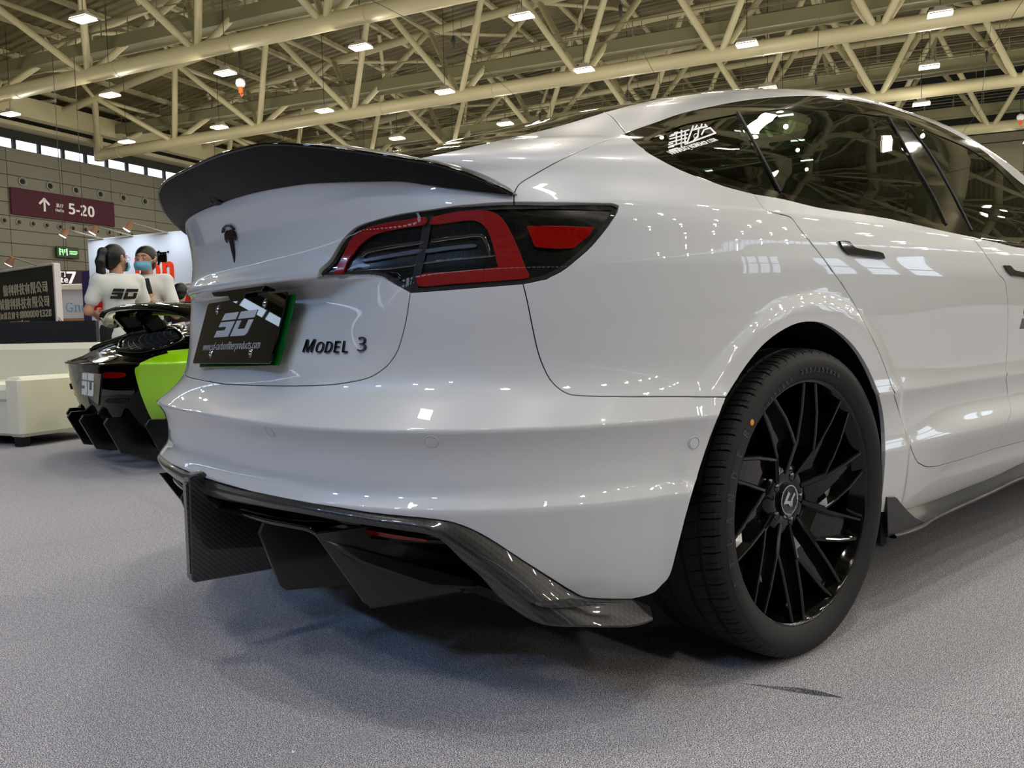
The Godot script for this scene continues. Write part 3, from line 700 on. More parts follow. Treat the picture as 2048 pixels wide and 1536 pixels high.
func trunk_details(car: Node):
	# badge: a T made of a shield-shaped arch and a long tapering stem, standing on the lid
	var c = pix(450, 490); var f = frame_at(Vector2(0.0, c.y)); var up = (f[3] - f[1] * f[3].dot(f[1])).normalized(); var xf = Transform3D(Basis(Vector3.RIGHT, up, f[1]), f[0] + f[1] * 0.007)
	var badge = part_node("badge", car, xf); var mb = MB.new()
	mb.prism(flat_poly([[-.0075, .014], [-.006, .020], [.006, .020], [.0075, .014], [.0055, -.02], [.0015, -.066], [0, -.070], [-.0015, -.066], [-.0055, -.02]]), Transform3D.IDENTITY, 0.004, 0.0008)
	obj("stem", mb, M.black_gloss, badge); mb = MB.new()
	mb.prism(flat_poly([[-.031, .012], [-.027, .023], [-.018, .028], [-.008, .0295], [0, .027], [.008, .0295], [.018, .028], [.027, .023], [.031, .012], [.026, .003], [.022, .006], [.0095, .010], [.007, .016], [0, .0195], [-.007, .016], [-.0095, .010], [-.022, .006], [-.026, .003]]), Transform3D.IDENTITY, 0.004, 0.0008)
	obj("wing", mb, M.black_gloss, badge); mb = MB.new()
	mb.prism(flat_poly([[-.033, .026], [-.020, .034], [0, .037], [.020, .034], [.033, .026], [.033, .029], [.020, .038], [0, .041], [-.020, .038], [-.033, .029]]), Transform3D(Basis(Vector3.RIGHT, 0.12), Vector3(0, 0, 0.0)), 0.008, 0.0008)
	obj("arch", mb, M.black_gloss, badge)
	# MODEL 3 lettering, following the lid
	var a = pix(607, 698); var b = pix(738, 694); var words = part_node("model_lettering", car)
	tag(words, "dark chrome MODEL 3 lettering")
	var pos = [0.0, 0.225, 0.375, 0.515, 0.64, 0.0, 0.855]; var txt = "MODEL 3"
	for i in 7:
		if txt[i] == " ": continue
		var g = a.lerp(b, pos[i]); var fr = frame_at(g); var big = txt[i] in "M3"
		var tm = lettering(txt[i], 0.0262 if big else 0.0215, 0.004, false); tm.horizontal_alignment = HORIZONTAL_ALIGNMENT_LEFT; tm.vertical_alignment = VERTICAL_ALIGNMENT_BOTTOM
		var o = obj("letter", tm, M.dark_chrome, words); var right = (fr[2] - fr[1] * fr[2].dot(fr[1])).normalized()
		o.transform = Transform3D(Basis(right * 1.22, fr[1].cross(right), fr[1]), fr[0] + fr[1] * 0.002 - fr[1].cross(right) * 0.017)
	# number plate leaning on the recess, a green plate peeping out behind it
	var tl = at_plane(417, 607, Vector3(0, 0.735, 0.918), Vector3(0, 0.30, 0.954).normalized()); var tr = at_plane(574, 582, Vector3(0, 0.735, 0.918), Vector3(0, 0.30, 0.954).normalized())
	var bl = at_plane(384, 727, Vector3(0, 0.735, 0.918), Vector3(0, 0.30, 0.954).normalized()); var br = at_plane(541, 727, Vector3(0, 0.735, 0.918), Vector3(0, 0.30, 0.954).normalized())
	var mid = (tl + tr + bl + br) * 0.25; var ex = ((tr + br) - (tl + bl)).normalized(); var n = Vector3(0, 0.30, 0.954).normalized(); var ey = n.cross(ex).normalized()
	var w = ((tr + br) * 0.5).distance_to((tl + bl) * 0.5); var h = ((tl + tr) * 0.5).distance_to((bl + br) * 0.5)
	var plate = part_node("number_plate", car, Transform3D(Basis(ex, ey, ex.cross(ey)), mid)); tag(plate, "mirror-black show plate with a silver logo and web address")
	mb = MB.new(); mb.prism(round_rect(w, h, 0.008), Transform3D.IDENTITY, 0.003, 0.0008); obj("plate", mb, M.mirror_black, plate)
	mb = MB.new(); mb.prism(round_rect(w, h, 0.010), Transform3D(Basis(Vector3(0, 0, 1), 0.012), Vector3(0.013, -0.004, -0.012)), 0.004, 0.0008); obj("green_plate", mb, M.green_plate, plate)
	mb = MB.new(); mb.bx(Vector3(0, 0.02, -0.03), Vector3(0.30, 0.07, 0.03), 0.004); obj("bracket", mb, M.rubber, plate)
	for s in [[-.145, .055], [.125, .055], [-.115, -.052], [.115, -.052]]:
		mb = MB.new(); mb.lathe([Vector2(0, .0045), Vector2(.0035, .004), Vector2(.006, .002), Vector2(.0075, 0)].map(func(q): return q), Transform3D(Basis(Vector3.RIGHT, Vector3(0, 0, 1), Vector3(0, -1, 0)), Vector3(s[0], s[1], 0.0005)), 14)
		mb.lathe([Vector2(.0098, .0005), Vector2(.0105, .001), Vector2(.0112, .0005)], Transform3D(Basis(Vector3.RIGHT, Vector3(0, 0, 1), Vector3(0, -1, 0)), Vector3(s[0], s[1], 0)), 18)
		obj("bolt", mb, M.chrome, plate)
	var lg = MB.new(); sd_logo(lg, Transform3D(Basis.from_scale(Vector3(0.0192, 0.0105, 0.0145)), Vector3(-0.012, 0.016, 0.0012)), 0.0012 / 0.0145); obj("logo", lg, M.silver_print, plate)
	var tm = lettering("www.sd-carbonfiberproducts.com", 0.0165, 0.0006, false); var t = obj("web_address", tm, M.silver_print, plate); t.position = Vector3(-0.01, -0.036, 0.0008); t.scale.x = 0.74 * w / tm.get_aabb().size.x
	# camera pod and handle recess above the plate
	mb = MB.new(); var p = Vector3(0.0, 0.829, 0.878)
	mb.prism(flat_poly([[-.16, 0], [.16, 0], [.14, -.012], [.05, -.014], [.035, -.030], [-.035, -.030], [-.05, -.014], [-.14, -.012]]), Transform3D(Basis(Vector3.RIGHT, Vector3.UP, Vector3(0, 0, 1)), p + Vector3(0, 0.004, 0.018)), 0.03, 0.002); obj("handle_pod", mb, M.black_gloss, car)
	# parking sensors: rings set in the bumper
	for q in [[540, 863, .0125], [863, 884, .0125], [1388, 886, .0115]]:
		var fr = frame_at(pix(q[0], q[1])); var s2 = Transform3D(basis_y(fr[1]), fr[0])
		mb = MB.new(); mb.lathe([Vector2(0, .0012), Vector2(q[2] - .0015, .0010), Vector2(q[2] - .0008, -.002)], s2, 28)
		mb.lathe([Vector2(q[2] - .0004, -.001), Vector2(q[2], .0012), Vector2(q[2] + .0012, .0008), Vector2(q[2] + .0016, -.002)], s2, 28)
		obj("parking_sensor", mb, M.paint, car); obj("parking_sensor", mb.mirrored(), M.paint, car)

func basis_y(y: Vector3, hint := Vector3.UP) -> Basis:
	var x = hint.cross(y)
	if x.length() < 1e-3: x = Vector3.RIGHT.cross(y)
	x = x.normalized(); return Basis(x, y, x.cross(y))
func round_rect(w: float, h: float, r: float, seg := 4) -> PackedVector2Array:
	var out = PackedVector2Array()
	for c in [[1, 1, 0], [-1, 1, 1], [-1, -1, 2], [1, -1, 3]]:
		for k in seg + 1:
			var a = (c[2] + float(k) / seg) * PI / 2; out.append(Vector2(c[0] * (w / 2 - r) + cos(a) * r, c[1] * (h / 2 - r) + sin(a) * r))
	return out
# the stand's slanted S-D block logo, about 11 wide and 5 high
func sd_logo(mb: MB, xf: Transform3D, dep: float):
	for q in [[[-4.0, 2.6], [.2, 2.6], [-.2, 1.0], [-4.6, 1.0]], [[.9, 2.6], [5.6, 2.6], [5.2, 1.0], [.5, 1.0]],
		[[-4.7, .6], [-.3, .6], [-1.3, -2.8], [-5.7, -2.8], [-5.3, -1.3], [-2.8, -1.3], [-2.5, -.5], [-5.0, -.5]],
		[[.4, .6], [1.6, .6], [1.1, -1.3], [3.2, -1.3], [3.7, .6], [5.1, .6], [4.3, -2.2], [3.7, -2.8], [-.6, -2.8]]]:
		mb.prism(flat_poly(q), xf, dep, 0.0, false)

func spoiler(car: Node):
	var rows = []; var edge = []; var J = []
	var traced = [[355, 344], [382, 333], [437, 311], [491, 296], [527, 288.6], [573, 289], [628, 293], [683, 299], [765, 311], [819.5, 320.6], [861, 327], [922, 344], [971, 363.6], [1000, 376], [1024.6, 389]]
	for q in traced:
		var e = 0.075
		var p = Vector3.ZERO
		for it in 4:
			p = at_plan(q[0], q[1], 0.925 + e, 0.862 + e * 0.7, 2.68); e = 0.060 * (1.0 - pow(clampf(absf(p.x) / 0.71, 0.0, 1.0), 2.5)) + 0.001
		edge.append(p)
	edge = edge.filter(func(p): return p.x > 0.02)
	edge = smooth_line([Vector3(0.0, edge[0].y + 0.001, edge[0].z + 0.002)] + edge, 4)
	var jl = line3(back(K.spoiler_joint), 0.001)                 # from the middle outwards
	var n = 60; var E = []; var D = []
	for i in n + 1:
		var s = float(i) / n; var x = s
		E.append(sample(edge, s)); var j = sample(jl, s); J.append(j)
	for i in n + 1:
		var dk = skin_deck(E[i].x, minf(1.075, E[i].y + 0.0)); D.append(dk)
	var under = []; var top = []
	for i in n + 1:
		var j = J[i]; var e = E[i]; var line = []; var tl = []; var h = e.distance_to(j); var out = Vector3(j.x * 0.9, 0, j.z).normalized()
		for k in 9:
			var t = k / 8.0; line.append(j.lerp(e, t) + out * h * 0.02 * sin(t * PI) - Vector3(0, h * 0.10 * sin(t * PI), 0))
		for k in 7:
			var t = k / 6.0; tl.append((e + Vector3(0, 0.0, 0)).lerp(D[i], t) + Vector3(0, 0.012 * sin(t * PI) * clampf(h / 0.1, 0, 1), 0))
		under.append(line); top.append(tl)
	var node = part_node("spoiler", car); tag(node, "black carbon duckbill spoiler")
	for side in [["underside", under, -1.0], ["top_face", top, -1.0]]:
		var mb = MB.new(); mb.sheet(side[1], side[2]); mb.mirror_x(); obj(side[0], mb, M.spoiler_black if side[0] == "underside" else M.carbon, node)
	var rim = MB.new(); var ep = []
	for i in range(n, -1, -1): ep.append(E[i])
	for i in range(1, n + 1): ep.append(E[i] * Vector3(-1, 1, 1))
	rim.pipe(ep, 0.0035, 8); obj("edge", rim, M.black_gloss, node)
func sample(line: Array, s: float) -> Vector3:                    # point at a share of the length
	var L = 0.0; var d = [0.0]
	for i in line.size() - 1: L += line[i].distance_to(line[i + 1]); d.append(L)
	var t = s * L
	for i in line.size() - 1:
		if t <= d[i + 1] + 1e-9: return line[i].lerp(line[i + 1], clampf((t - d[i]) / maxf(d[i + 1] - d[i], 1e-9), 0.0, 1.0))
	return line[-1]
func skin_deck(x: float, y: float) -> Vector3:                    # point of the rear skin with a given width and height
	var v = v_of(y); var a = 0.0; var b = 1.0
	for i in 24:
		var m = (a + b) * 0.5
		if skin(m, v).x < x: a = m
		else: b = m
	return skin(a, v)

func thick_plate(mb: MB, pts: Array, n: Vector3, t: float):         # flat polygon of 3-D points given a thickness along n, with a small chamfer
	var c = Vector3.ZERO
	for p in pts: c += p / pts.size()
	var ex = (pts[1] - pts[0]).normalized(); n = n.normalized(); ex = (ex - n * ex.dot(n)).normalized(); var ey = n.cross(ex); var poly = PackedVector2Array()
	for p in pts: poly.append(Vector2((p - c).dot(ex), (p - c).dot(ey)))
	mb.prism(poly, Transform3D(Basis(ex, ey, n), c + n * t * 0.5), t, minf(0.0015, t * 0.3))

func diffuser(car: Node):
	var d = part_node("diffuser", car); tag(d, "carbon-fibre rear diffuser with three fins each side of the middle")
	var n = 70; var B = line3(back(K.lip), -0.004); var L = []
	for q in [[431, 993], [519, 1009], [612.5, 1024.7], [675, 1037], [737.5, 1046.6], [800, 1056], [856, 1065], [886, 1079], [921.6, 1114.6], [960, 1147.6], [998, 1191], [1036, 1221], [1074, 1241.6], [1112, 1248.7], [1175.5, 1250], [1264, 1250], [1306, 1237]]:
		L.append(at_plan(q[0], q[1], 0.994, 0.913, 3.0))
	L = L.filter(func(p): return p.x > 0.03); L = smooth_line([Vector3(0, L[0].y, 0.994)] + L, 4)
	var face = []; var edge = []; var low = []; var bl = []; var ll = []
	for i in n + 1:
		var s = float(i) / n; bl.append(sample(B, s)); ll.append(sample(L, s))
	for i in n + 1:
		var b = bl[i]; var l = ll[i]; var row = []; var o = Vector3(l.x * 0.6, 0, l.z).normalized()
		for k in 7:
			var t = k / 6.0; row.append(b.lerp(l, t) + o * 0.007 * sin(t * PI) * (1.0 - 0.3 * s_of(i, n)))
		face.append(row)
		var l2 = l - Vector3(0, 0.004, 0) - o * 0.001; var l3 = l - Vector3(0, 0.006, 0) - o * 0.012; var l4 = l + Vector3(0, 0.004, 0) - o * 0.055
		edge.append([l, l2, l3]); low.append([l3, l3.lerp(l4, 0.5), l4])
	var mb = MB.new(); mb.sheet(face, -1.0); mb.sheet(edge, -1.0); mb.sheet(low, -1.0)
	var e = [ll[n], bl[n], low[n][2]]; mb.flat(e[0], e[1], e[2], Vector3(0.3, 0, -1))
	mb.mirror_x(); obj("lip", mb, M.carbon, d)
	# ledge on the corner
	var O = Vector2(820, 980); var k3 = 3.938; var led = []
	for q in [[968, 888], [1120, 868], [1250, 852], [1400, 868], [1560, 880], [1690, 886], [1560, 898], [1400, 912], [1200, 927], [1080, 926], [1010, 912]]: led.append(at_plan(O.x + q[0] / k3, O.y + q[1] / k3, 0.996, 0.915, 3.0))
	mb = MB.new(); var cen = Vector3.ZERO
	for p in led: cen += p / led.size()
	var on = Vector3(0.75, 0.3, 0.6).normalized()
	for i in led.size():
		var a = led[i]; var b = led[(i + 1) % led.size()]; mb.flat(a + on * 0.004, b + on * 0.004, cen + on * 0.006, on); mb.quad(a + on * 0.004, b + on * 0.004, b - on * 0.01, a - on * 0.01, a - cen)
	obj("corner_ledge", mb, M.carbon_bright, d); obj("corner_ledge", mb.mirrored(), M.carbon_bright, d)
	# middle fin: a post with a slot down its rear face and a plate running forward
	mb = MB.new()
	mb.prism(flat_poly([[-.600, .372], [-.985, .372], [-.985, .420], [-.992, .427], [-1.022, .424], [-1.026, .418], [-1.030, .192], [-1.024, .184], [-.70, .172], [-.600, .185]]), Transform3D(Basis(Vector3(0, 0, -1), Vector3.UP, Vector3.RIGHT), Vector3(0.016, 0, 0)), 0.032, 0.003)
	obj("centre_fin", mb, M.carbon, d)
	mb = MB.new(); mb.prism(round_rect(0.019, 0.205, 0.005), Transform3D(Basis(Vector3.RIGHT, Vector3.UP, Vector3(0, 0, 1)), Vector3(0, 0.305, 1.0315)), 0.004, 0.0); obj("fin_inlay", mb, M.carbon_bright, d)
	# second blade under the lip
	var bt = []
	for q in [[444, 1017], [519, 1039], [575, 1050], [612.5, 1057.5], [631, 1067]]: bt.append(at_plan(q[0], q[1], 0.965, 0.90, 3.0))
	bt = smooth_line([Vector3(0, bt[0].y - 0.002, 0.965)] + bt.filter(func(p): return p.x > 0.02), 4); mb = MB.new(); var r2 = []
	for p in bt: r2.append([p + Vector3(0, 0.007, -0.06), p + Vector3(0, 0.006, -0.006), p + Vector3(0, 0.004, 0), p + Vector3(0, -0.005, 0), p + Vector3(0, -0.007, -0.006), p + Vector3(0, -0.007, -0.06)])
	mb.sheet(r2, -1.0); mb.mirror_x(); obj("lower_blade", mb, M.black_gloss, d)
	# side fins
	for s in [1.0, -1.0]:
		var fl = Vector3(s, 1, 1)
		mb = MB.new(); var f2 = [Vector3(.24, .345, .955), Vector3(.24, .326, .966), Vector3(.24, .208, .926), Vector3(.24, .195, .912), Vector3(.24, .165, .70), Vector3(.24, .30, .62)]
		thick_plate(mb, f2.map(func(p): return p * fl), Vector3.RIGHT, 0.009); obj("fin", mb, M.carbon_dark, d)
		mb = MB.new(); var f3 = [Vector3(.46, .362, .950), Vector3(.46, .206, .850), Vector3(.46, .198, .838), Vector3(.46, .178, .60), Vector3(.46, .30, .56), Vector3(.46, .355, .80)]
		thick_plate(mb, f3.map(func(p): return p * fl), Vector3.RIGHT, 0.010); obj("fin", mb, M.carbon_dark, d)
		mb = MB.new(); var wing = [Vector3(.466, .345, .93), Vector3(.466, .20, .84), Vector3(.466, .18, .62), Vector3(.56, .205, .60), Vector3(.53, .235, .74), Vector3(.49, .30, .87)]
		for i in range(1, 5): mb.flat(wing[0] * fl, wing[i] * fl, wing[i + 1] * fl, Vector3(s, 1, 0.5))
		for i in 6: mb.quad(wing[i] * fl, wing[(i + 1) % 6] * fl, (wing[(i + 1) % 6] - Vector3(0.004, 0.006, 0)) * fl, (wing[i] - Vector3(0.004, 0.006, 0)) * fl, Vector3(0, -1, 1))
		obj("fin_flare", mb, M.carbon_dark, d)
	# insert behind the lip, with the ledges, the fog reflector and the sloping underside
	mb = MB.new(); var ins = []; var ph0 = 0.0
	for i in 41:
		var ph = PI / 2 * 0.80 * i / 40.0; var ring = []
		for lv in [[.975, .895, .405], [.895, .825, .400], [.890, .820, .372], [.905, .832, .366], [.905, .832, .358], [.885, .812, .352], [.890, .815, .338], [.895, .82, .332], [.87, .80, .326], [.78, .76, .285], [.62, .72, .225], [.50, .70, .200]]:
			var rr = pow(pow(absf(sin(ph)) / lv[1], 3.0) + pow(absf(cos(ph)) / lv[0], 3.0), -1.0 / 3.0); ring.append(Vector3(rr * sin(ph), lv[2], rr * cos(ph)))
		ins.append(ring)
	mb.sheet(ins, -1.0); mb.mirror_x(); obj("insert", mb, M.insert_black, d)
	mb = MB.new(); var rt = []; var rb = []
	for q in [[690, 1051], [720, 1057], [752, 1063], [784, 1069], [816, 1074], [845, 1078], [856, 1081]]: rt.append(at_plan(q[0], q[1], 0.9, 0.83, 3.0))
	for q in [[702, 1062], [728, 1067], [756, 1072], [786, 1076], [816, 1080], [842, 1083], [855, 1083]]: rb.append(at_plan(q[0], q[1], 0.9, 0.83, 3.0))
	var rows = []
	for i in rt.size(): rows.append([rt[i], (rt[i] + rb[i]) * 0.5, rb[i]])
	mb.sheet(rows, -1.0)
	var rim = []
	for p in rt: rim.append(p)
	for i in range(rb.size() - 1, -1, -1): rim.append(rb[i])
	for i in rim.size(): mb.quad(rim[i], rim[(i + 1) % rim.size()], rim[(i + 1) % rim.size()] - Vector3(0.3, 0, 0.95) * 0.012, rim[i] - Vector3(0.3, 0, 0.95) * 0.012, rim[i] - (rt[3] + rb[3]) * 0.5)
	obj("fog_reflector", mb, M.red_reflector, d); obj("fog_reflector", mb.mirrored(), M.red_reflector, d)
func s_of(i: int, n: int) -> float: return float(i) / n

func skirts(car: Node):
	for s in [1.0, -1.0]:
		var fl = Vector3(s, 1, 1); var k = part_node("side_skirt", car)
		var inner = line3(K.sill_bot.slice(6), -0.006); var outer = []
		for q in [[1774, 1077], [1817, 1066], [1850, 1053], [1867, 1040], [1914, 1017], [1980, 987], [2048, 955]]: outer.append(at_x(q[0], q[1], 0.918))
		outer += [Vector3(0.918, 0.232, -1.7), Vector3(0.918, 0.232, -2.35)]; outer = smooth_line(outer, 5)
		inner = [Vector3(0.875, 0.235, -0.36)] + inner
		var rows = []
		for i in 61:
			var t = i / 60.0; var z = lerpf(-0.36, -2.35, t); var o = by_z(outer, z); var a = by_z(inner, z); var h = Vector3(0.004, 0.016, 0)
			rows.append([a, a + Vector3(0.012, 0.002, 0), a.lerp(o, 0.35) - Vector3(0, 0.008, 0), a.lerp(o, 0.75) - Vector3(0, 0.006, 0), o + Vector3(-0.006, 0.004, 0), o, o - Vector3(0.001, 0.006, 0), o - Vector3(0.012, 0.008, 0), a - Vector3(0.05, 0.03, 0)])
		var mb = MB.new(); mb.sheet(rows, 1.0); mb = mb if s > 0 else mb.mirrored(); obj("blade", mb, M.skirt_dark, k)
		mb = MB.new(); var w = []
		for q in [[1772, 993.5], [1787, 992.5], [1793, 996], [1799, 1004], [1812, 1019], [1828, 1034], [1848, 1043], [1818, 1058], [1774, 1074]]:
			w.append(at_x(q[0], q[1], 0.905) * fl)
		thick_plate(mb, w, Vector3(s, 0, 0), 0.006); obj("winglet", mb, M.skirt_grey, k)
		mb = MB.new(); mb.bx(Vector3(0.86 * s, 0.235, -0.37), Vector3(0.07, 0.13, 0.05), 0.01); obj("end_block", mb, M.rubber, k)
func by_z(line: Array, z: float) -> Vector3:
	for i in line.size() - 1:
		if z <= line[i].z and z >= line[i + 1].z: return line[i].lerp(line[i + 1], (line[i].z - z) / maxf(line[i].z - line[i + 1].z, 1e-6))
	return line[0] if z > line[0].z else line[-1]

func side_details(car: Node):
	var O = Vector2(1640, 180); var k = 3.657
	var h1 = px_poly([[133, 1110], [188, 1111], [212, 1124], [240, 1155], [300, 1170], [430, 1192], [450, 1210], [456, 1236], [400, 1231], [300, 1217], [215, 1205], [185, 1188], [150, 1150]], O, k)
	var d = pix(2007, 532) - pix(1677, 484); var h2 = PackedVector2Array()
	for g in h1: h2.append(g + d)
	for h in [h1, h2]: panel("door_handle", h, M.black_gloss, car, {"off": 0.006, "gap": 0.0, "depth": 0.009})
	for q in [[[-4.0, 2.6], [.2, 2.6], [-.2, 1.0], [-4.6, 1.0]], [[.9, 2.6], [5.6, 2.6], [5.2, 1.0], [.5, 1.0]], [[-4.9, .4], [-1.7, .4], [-1.9, -.7], [-4.7, -.9], [-5.1, -.4]], [[-5.3, -1.3], [-.9, -1.3], [-1.3, -2.8], [-5.7, -2.8]],
		[[.4, .6], [1.6, .6], [1.1, -1.3], [3.2, -1.3], [3.7, .6], [5.1, .6], [4.3, -2.2], [3.7, -2.8], [-.6, -2.8]]]:
		var poly = []
		for p in q: poly.append(zy(-1.318 - p[0] * 0.0215, 0.752 + p[1] * 0.0215))
		panel("door_decal", join([poly]), M.decal_black, car, {"off": 0.0004, "gap": 0.0, "depth": 0.0})
	# stickers on the quarter glass, laid on its curve
	var st = part_node("window_sticker", car); tag(st, "white shop sticker on the rear quarter window")
	var o3 = Vector2(1240, 180); var kk = 4.876; var mb = MB.new(); var quads = []
	for q in [[505, 427, 672, 380], [490, 467, 660, 422], [485, 502, 652, 458], [490, 538, 645, 494], [485, 578, 560, 556], [535, 408, 565, 401], [490, 441, 530, 430], [480, 521, 515, 511], [478, 549, 525, 538]]: quads.append([q[0], q[1], q[2], q[3], 13])
	for q in [[602, 388, 602, 552], [552, 418, 552, 520], [640, 392, 636, 505], [715, 345, 655, 512], [735, 365, 752, 338], [715, 378, 850, 345], [800, 328, 790, 358], [772, 358, 762, 436], [762, 436, 715, 492], [838, 372, 882, 360], [882, 360, 932, 410], [932, 410, 690, 500], [690, 500, 640, 516], [822, 380, 800, 422], [842, 347, 835, 330]]: quads.append([q[0], q[1], q[2], q[3], 16])
	for i in 12: quads.append([745 + 22 * cos(i * 0.42), 440 + 24 * sin(i * 0.42), 745 + 22 * cos((i + 1) * 0.42), 440 + 24 * sin((i + 1) * 0.42), 6])
	for q in quads:
		var a = Vector2(q[0], q[1]); var b = Vector2(q[2], q[3]); var dd = (b - a).normalized() * q[4] * 0.5; var nn = Vector2(-dd.y, dd.x); var c4 = []
		for e in [a - dd + nn, b + dd + nn, b + dd - nn, a - dd - nn]: c4.append(on_skin(pix(o3.x + e.x / kk, o3.y + e.y / kk), -0.0022))
		mb.quad(c4[0], c4[1], c4[2], c4[3], Vector3(1, 0.3, 0.3))
	obj("logo", mb, M.sticker_white, st)
	var txt = "WWW.AUTO_WORKSHOP.COM"; var t0 = pix(1345, 308); var t1 = pix(1438, 278); var wid = []; var tot = 0.0
	for i in txt.length():
		var w = 1.25 if txt[i] in "WM" else (0.5 if txt[i] in ".I" else 0.95); wid.append(tot); tot += w
	for i in txt.length():
		var f = frame_at(pix(lerpf(1345, 1437, wid[i] / tot), lerpf(308, 279, wid[i] / tot))); var right = on_skin(t1) - on_skin(t0); right = (right - f[1] * right.dot(f[1])).normalized()
		var tm = lettering(txt[i], 0.0135, 0.0003); tm.horizontal_alignment = HORIZONTAL_ALIGNMENT_LEFT; tm.vertical_alignment = VERTICAL_ALIGNMENT_BOTTOM
		obj("letter", tm, M.sticker_white, st).transform = Transform3D(Basis(right * 1.1, f[1].cross(right), f[1]), f[0] - f[1] * 0.0022 - f[1].cross(right) * 0.004)
	var g0 = frame_at(pix(1476, 260)); var rx = (g0[2] - g0[1] * g0[2].dot(g0[1])).normalized()
	mb = MB.new(); sd_logo(mb, Transform3D(Basis(rx, g0[1].cross(rx), g0[1]) * Basis.from_scale(Vector3.ONE * 0.0018), g0[0] - g0[1] * 0.002), 0.1); obj("small_logo", mb, M.sticker_white, st)

func underbody(car: Node):
	var mb = MB.new(); mb.bx(Vector3(0, 0.215, -1.3), Vector3(1.36, 0.05, 3.9), 0.02); obj("floor_pan", mb, M.rubber, car)
	for z in [0.0, -2.875]:
		for s in [1.0, -1.0]:
			mb = MB.new(); mb.lathe([Vector2(0.05, 0.50), Vector2(0.402, 0.50), Vector2(0.402, 0.866)], Transform3D(Basis(Vector3(0, 1, 0), Vector3(s, 0, 0), Vector3(0, 0, -1)), Vector3(0, 0.335, z)), 40, -1.25, 2.0)
			obj("wheel_arch_liner", mb, M.liner, car)
	# cabin: floor, seats, headliner and dash, all dark
	mb = MB.new(); mb.bx(Vector3(0, 0.36, -1.3), Vector3(1.55, 0.04, 2.4)); obj("cabin_floor", mb, M.cabin, car)
	for q in [[0.38, -1.55], [-0.38, -1.55]]: seat(car, q[0], q[1], 0.50)
	for q in [[0.40, -0.72], [-0.40, -0.72], [0.0, -0.70]]: seat(car, q[0], q[1], 0.44)
	mb = MB.new(); mb.bx(Vector3(0, 0.80, -2.25), Vector3(1.5, 0.16, 0.35), 0.05); obj("dashboard", mb, M.cabin, car)
	mb = MB.new(); mb.bx(Vector3(0, 0.98, 0.02), Vector3(1.25, 0.03, 0.62), 0.01); obj("parcel_shelf", mb, M.cabin, car)
	mb = MB.new(); mb.bx(Vector3(0, 0.66, -0.33), Vector3(1.35, 0.62, 0.05), 0.01); obj("rear_bulkhead", mb, M.cabin, car)
func seat(car: Node, x: float, z: float, w: float):
	var s = part_node("seat", car, Transform3D(Basis.IDENTITY, Vector3(x, 0.38, z))); var mb = MB.new()
	mb.bx(Vector3(0, 0.12, 0), Vector3(w, 0.2, 0.5), 0.05); obj("cushion", mb, M.cabin_seat, s)
	mb = MB.new(); mb.box(Transform3D(Basis(Vector3.RIGHT, deg_to_rad(18)), Vector3(0, 0.48, 0.30)), Vector3(w, 0.62, 0.13), 0.05); obj("backrest", mb, M.cabin_seat, s)
	mb = MB.new(); mb.box(Transform3D(Basis(Vector3.RIGHT, deg_to_rad(14)), Vector3(0, 0.87, 0.42)), Vector3(w * 0.5, 0.16, 0.09), 0.04); obj("headrest", mb, M.cabin_seat, s)

# ---------------------------------------------------------------- wheels: local X points outwards, Y up
func wp(r: float, th: float, x: float) -> Vector3: return Vector3(x, r * cos(th), -r * sin(th))
func tyre_mesh() -> MB:
	var prof = [Vector2(.262, .098), Vector2(.268, .109), Vector2(.276, .1135), Vector2(.288, .1195), Vector2(.300, .1225), Vector2(.311, .1220), Vector2(.3125, .1205), Vector2(.320, .1185), Vector2(.3265, .1150), Vector2(.3315, .1085), Vector2(.3340, .1000), Vector2(.3352, .088)]
	for g in [0.074, 0.028, -0.028, -0.074]: prof += [Vector2(.3358, g + .0055), Vector2(.3295, g + .004), Vector2(.3295, g - .004), Vector2(.3358, g - .0055)]
	prof += [Vector2(.3352, -.088), Vector2(.3340, -.1000), Vector2(.3315, -.1085), Vector2(.320, -.1185), Vector2(.300, -.1225), Vector2(.276, -.1135), Vector2(.262, -.098)]
	var mb = MB.new(); var nb = 62; var sub = [0.0, 0.10, 0.13, 0.35, 0.48, 0.505, 0.75]; var rows = []
	for b in nb:
		for si in sub.size():
			var ph = (b + sub[si]) / nb; var row = []
			for i in prof.size():
				var r = prof[i].x; var x = prof[i].y; var th = TAU * ph + 1.1 * absf(x) - 0.6 * maxf(0.0, absf(x) - 0.08)
				if absf(x) < 0.1165 and absf(x) > 0.079 and r > 0.325:
					if si == 1: r -= 0.0062
					elif si == 4: r -= 0.0025 if absf(x) < 0.109 else 0.0
				elif absf(x) < 0.07 and absf(x) > 0.034 and r > 0.334 and si == 1: r -= 0.004
				row.append(wp(r, th, x))
			rows.append(row)
	rows.append(rows[0])
	for i in rows.size() - 1:
		for k in prof.size() - 1:
			var a = rows[i][k]; var b = rows[i][k + 1]; var c = rows[i + 1][k + 1]; var d = rows[i + 1][k]; var hint = Vector3(prof[k].y * 3.0, a.y, a.z)
			if prof[k].x > 0.325 and absf(prof[k].y) < 0.117: mb.quad(a, b, c, d, hint)
			else:
				var sn = Vector2(prof[k + 1].y - prof[k].y, -(prof[k + 1].x - prof[k].x)) * -1.0
				var f = func(p: Vector3, kk: int):
					var k0 = maxi(kk - 1, 0); var k1 = mini(kk + 1, prof.size() - 1); var t = prof[k1] - prof[k0]; var nn = Vector2(-t.y, t.x).normalized(); var rad = Vector3(0, p.y, p.z).normalized(); return rad * nn.x + Vector3(nn.y, 0, 0)
				mb.quadn(a, b, c, d, f.call(a, k), f.call(b, k + 1), f.call(c, k + 1), f.call(d, k))
	return mb
